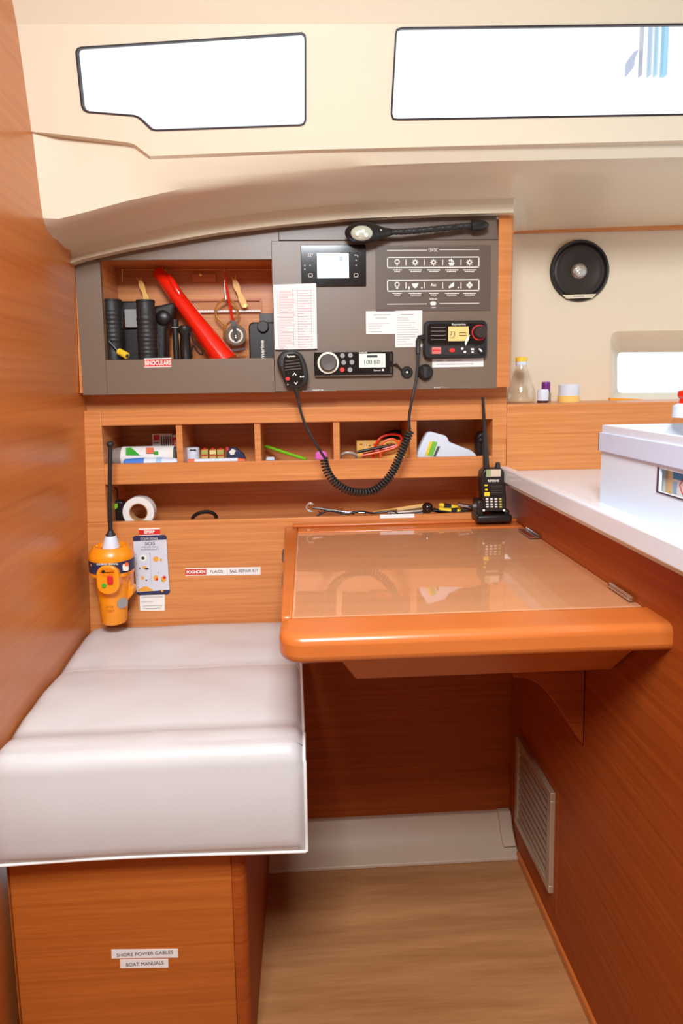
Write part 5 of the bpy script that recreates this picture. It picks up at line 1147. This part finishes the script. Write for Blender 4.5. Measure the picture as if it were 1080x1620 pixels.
for x, y0, y1, r, n, lb, mm, Y in ((863.5, 604, 637, 6.8, 'purple_capped_bottle', 'small bottle with purple ribbed cap, second row on the ledge', M_PURP, 1.45),):
    t = thing(n, lb, 'bottle', (P(x, y1, Y).x, Y, ZL)); s = Y/FPX; b_ = P(x, 600, Y).x; z1 = P(x, 620, Y).z-ZL; z2 = P(x, y0, Y).z-ZL
    g = G(); g.lathe((b_, Y, ZL), (0, 0, 1), [(0, 8*s), (z1-.004, 8*s), (z1, 6*s)], 24); g.done('bottle_body', mat('dark_syrup', (190, 170, 150), .2, trans=.5), t)
    g = G(); g.lathe((b_, Y, ZL+z1), (0, 0, 1), [(0, r*s)]+[((z2-z1)*k/12, (r-.3*(k % 2))*s) for k in range(1, 12)]+[(z2-z1, (r-1)*s)], 24); g.done('purple_cap', mm, t)
t = thing('white_capped_jar', 'tiny jar with white lid and dark contents in front of purple cap', 'jar', (P(858, 637, 1.40).x, 1.40, ZL)); s = 1.4/FPX; b_ = P(858.5, 620, 1.4).x; z1 = .004; z2 = P(858, 616, 1.4).z-ZL
g = G(); g.lathe((b_, 1.40, ZL), (0, 0, 1), [(0, 8.5*s), (z1+.001, 9*s)], 24); g.done('dark_base', mat('very_dark_red', (48, 14, 12), .3), t)
g = G(); g.lathe((b_, 1.40, ZL+z1+.001), (0, 0, 1), [(0, 8.8*s), (z2-z1-.006, 9*s), (z2-z1-.001, 8*s)], 24); g.done('white_lid', M_WPL, t)
t = thing('yellow_white_jar', 'round jar, white above and yellow below, near the small port', 'jar', (P(899, 637, 1.42).x, 1.42, ZL)); s = 1.42/FPX; b_ = P(899.5, 620, 1.42).x; z1 = P(899, 626, 1.42).z-ZL; z2 = P(899, 608, 1.42).z-ZL
g = G(); g.lathe((b_, 1.42, ZL), (0, 0, 1), [(0, 16.5*s), (z1, 16.5*s)], 32); g.done('yellow_base', mat('honey_yellow', (250, 206, 110), .4), t)
g = G(); g.lathe((b_, 1.42, ZL+z1), (0, 0, 1), [(0, 16*s), (z2-z1-.001, 16*s), (z2-z1, 15.4*s)], 32); g.done('white_lid', M_WPL, t)
t = thing('orange_wedge', 'flat orange wedge lying on the ledge below the small port', 'wedge', P(1000, 633, 1.48))
g = G(); g.pp([(965, 629.5), (985, 630), (1012, 631.5), (1046, 636), (1046, 639), (966, 639)], 1.485, .01); g.done('wedge_body', mat('amber_orange', (248, 168, 50), .5), t)

# speaker
sp = thing('wall_speaker', 'round black speaker with silver centre dome on the cream lining', 'speaker', P(915, 429, YH))
s = YH/FPX; c = P(915.5, 429, YH)
g = G(); g.lathe(c, (0, -1, 0), [(0, 47*s), (.006, 47*s), (.009, 45.5*s), (.008, 43*s), (.004, 42*s), (.002, 41*s)], 64, caps=False); g.done('rim', M_BLACK, sp, ang=50)
g = G(); g.lathe(c, (0, -1, 0), [(.001, 42*s), (.004, 40*s), (.006, 36*s), (.003, 31*s), (.0008, 12*s), (.0005, .0001)], 64); g.done('cone', mat('speaker_cone', (44, 34, 27), .45), sp, ang=50)
g = G(); g.lathe(c, (0, -1, 0), [(.001, 12.5*s), (.007, 11*s), (.011, 6*s), (.012, .0001)], 32); g.done('centre_dome', mat('silver_dome', (200, 196, 186), .2, metal=.8, bump=1.0, bscale=260), sp, ang=60)
g = G(); g.pp([(890, 466.5), (943, 465), (937, 471), (897, 472.5)], YH-.012, .004); pl = g.done('name_strip', mat('champagne', (232, 220, 190), .3), sp)
g = G(); g.pr(907, 467.8, 924, 469.6, YH-.0125, .0004); g.done('strip_mark', M_GINK, pl)

# outside: a neighbouring boat's folded blue cover and stays seen through the right window
nb = thing('neighbouring_boat_rigging', 'pale blue and grey upright strips outside beyond the right-hand window', 'boat', P(1030, 90, 5))
for x, w, mm in ((1054, 3.2, mat('sky_blue', (170, 214, 236), .5)), (1041, 1.2, mat('pale_aqua', (200, 228, 236), .5)), (1031, 1.2, mat('pale_aqua2', (196, 216, 232), .5)), (1017, .8, mat('pale_grey', (196, 196, 204), .5))):
    g = G(); g.pr(x-w, 10, x+w, 118, 5, .05); g.done('upright_strip', mm, nb)
g = G(); g.pp([(993, 118), (994, 96), (1003, 82), (1010, 78), (1004, 94), (1003, 104)], 5, .05); g.done('folded_cover', mat('lilac_cloth', (190, 194, 214), .5), nb)
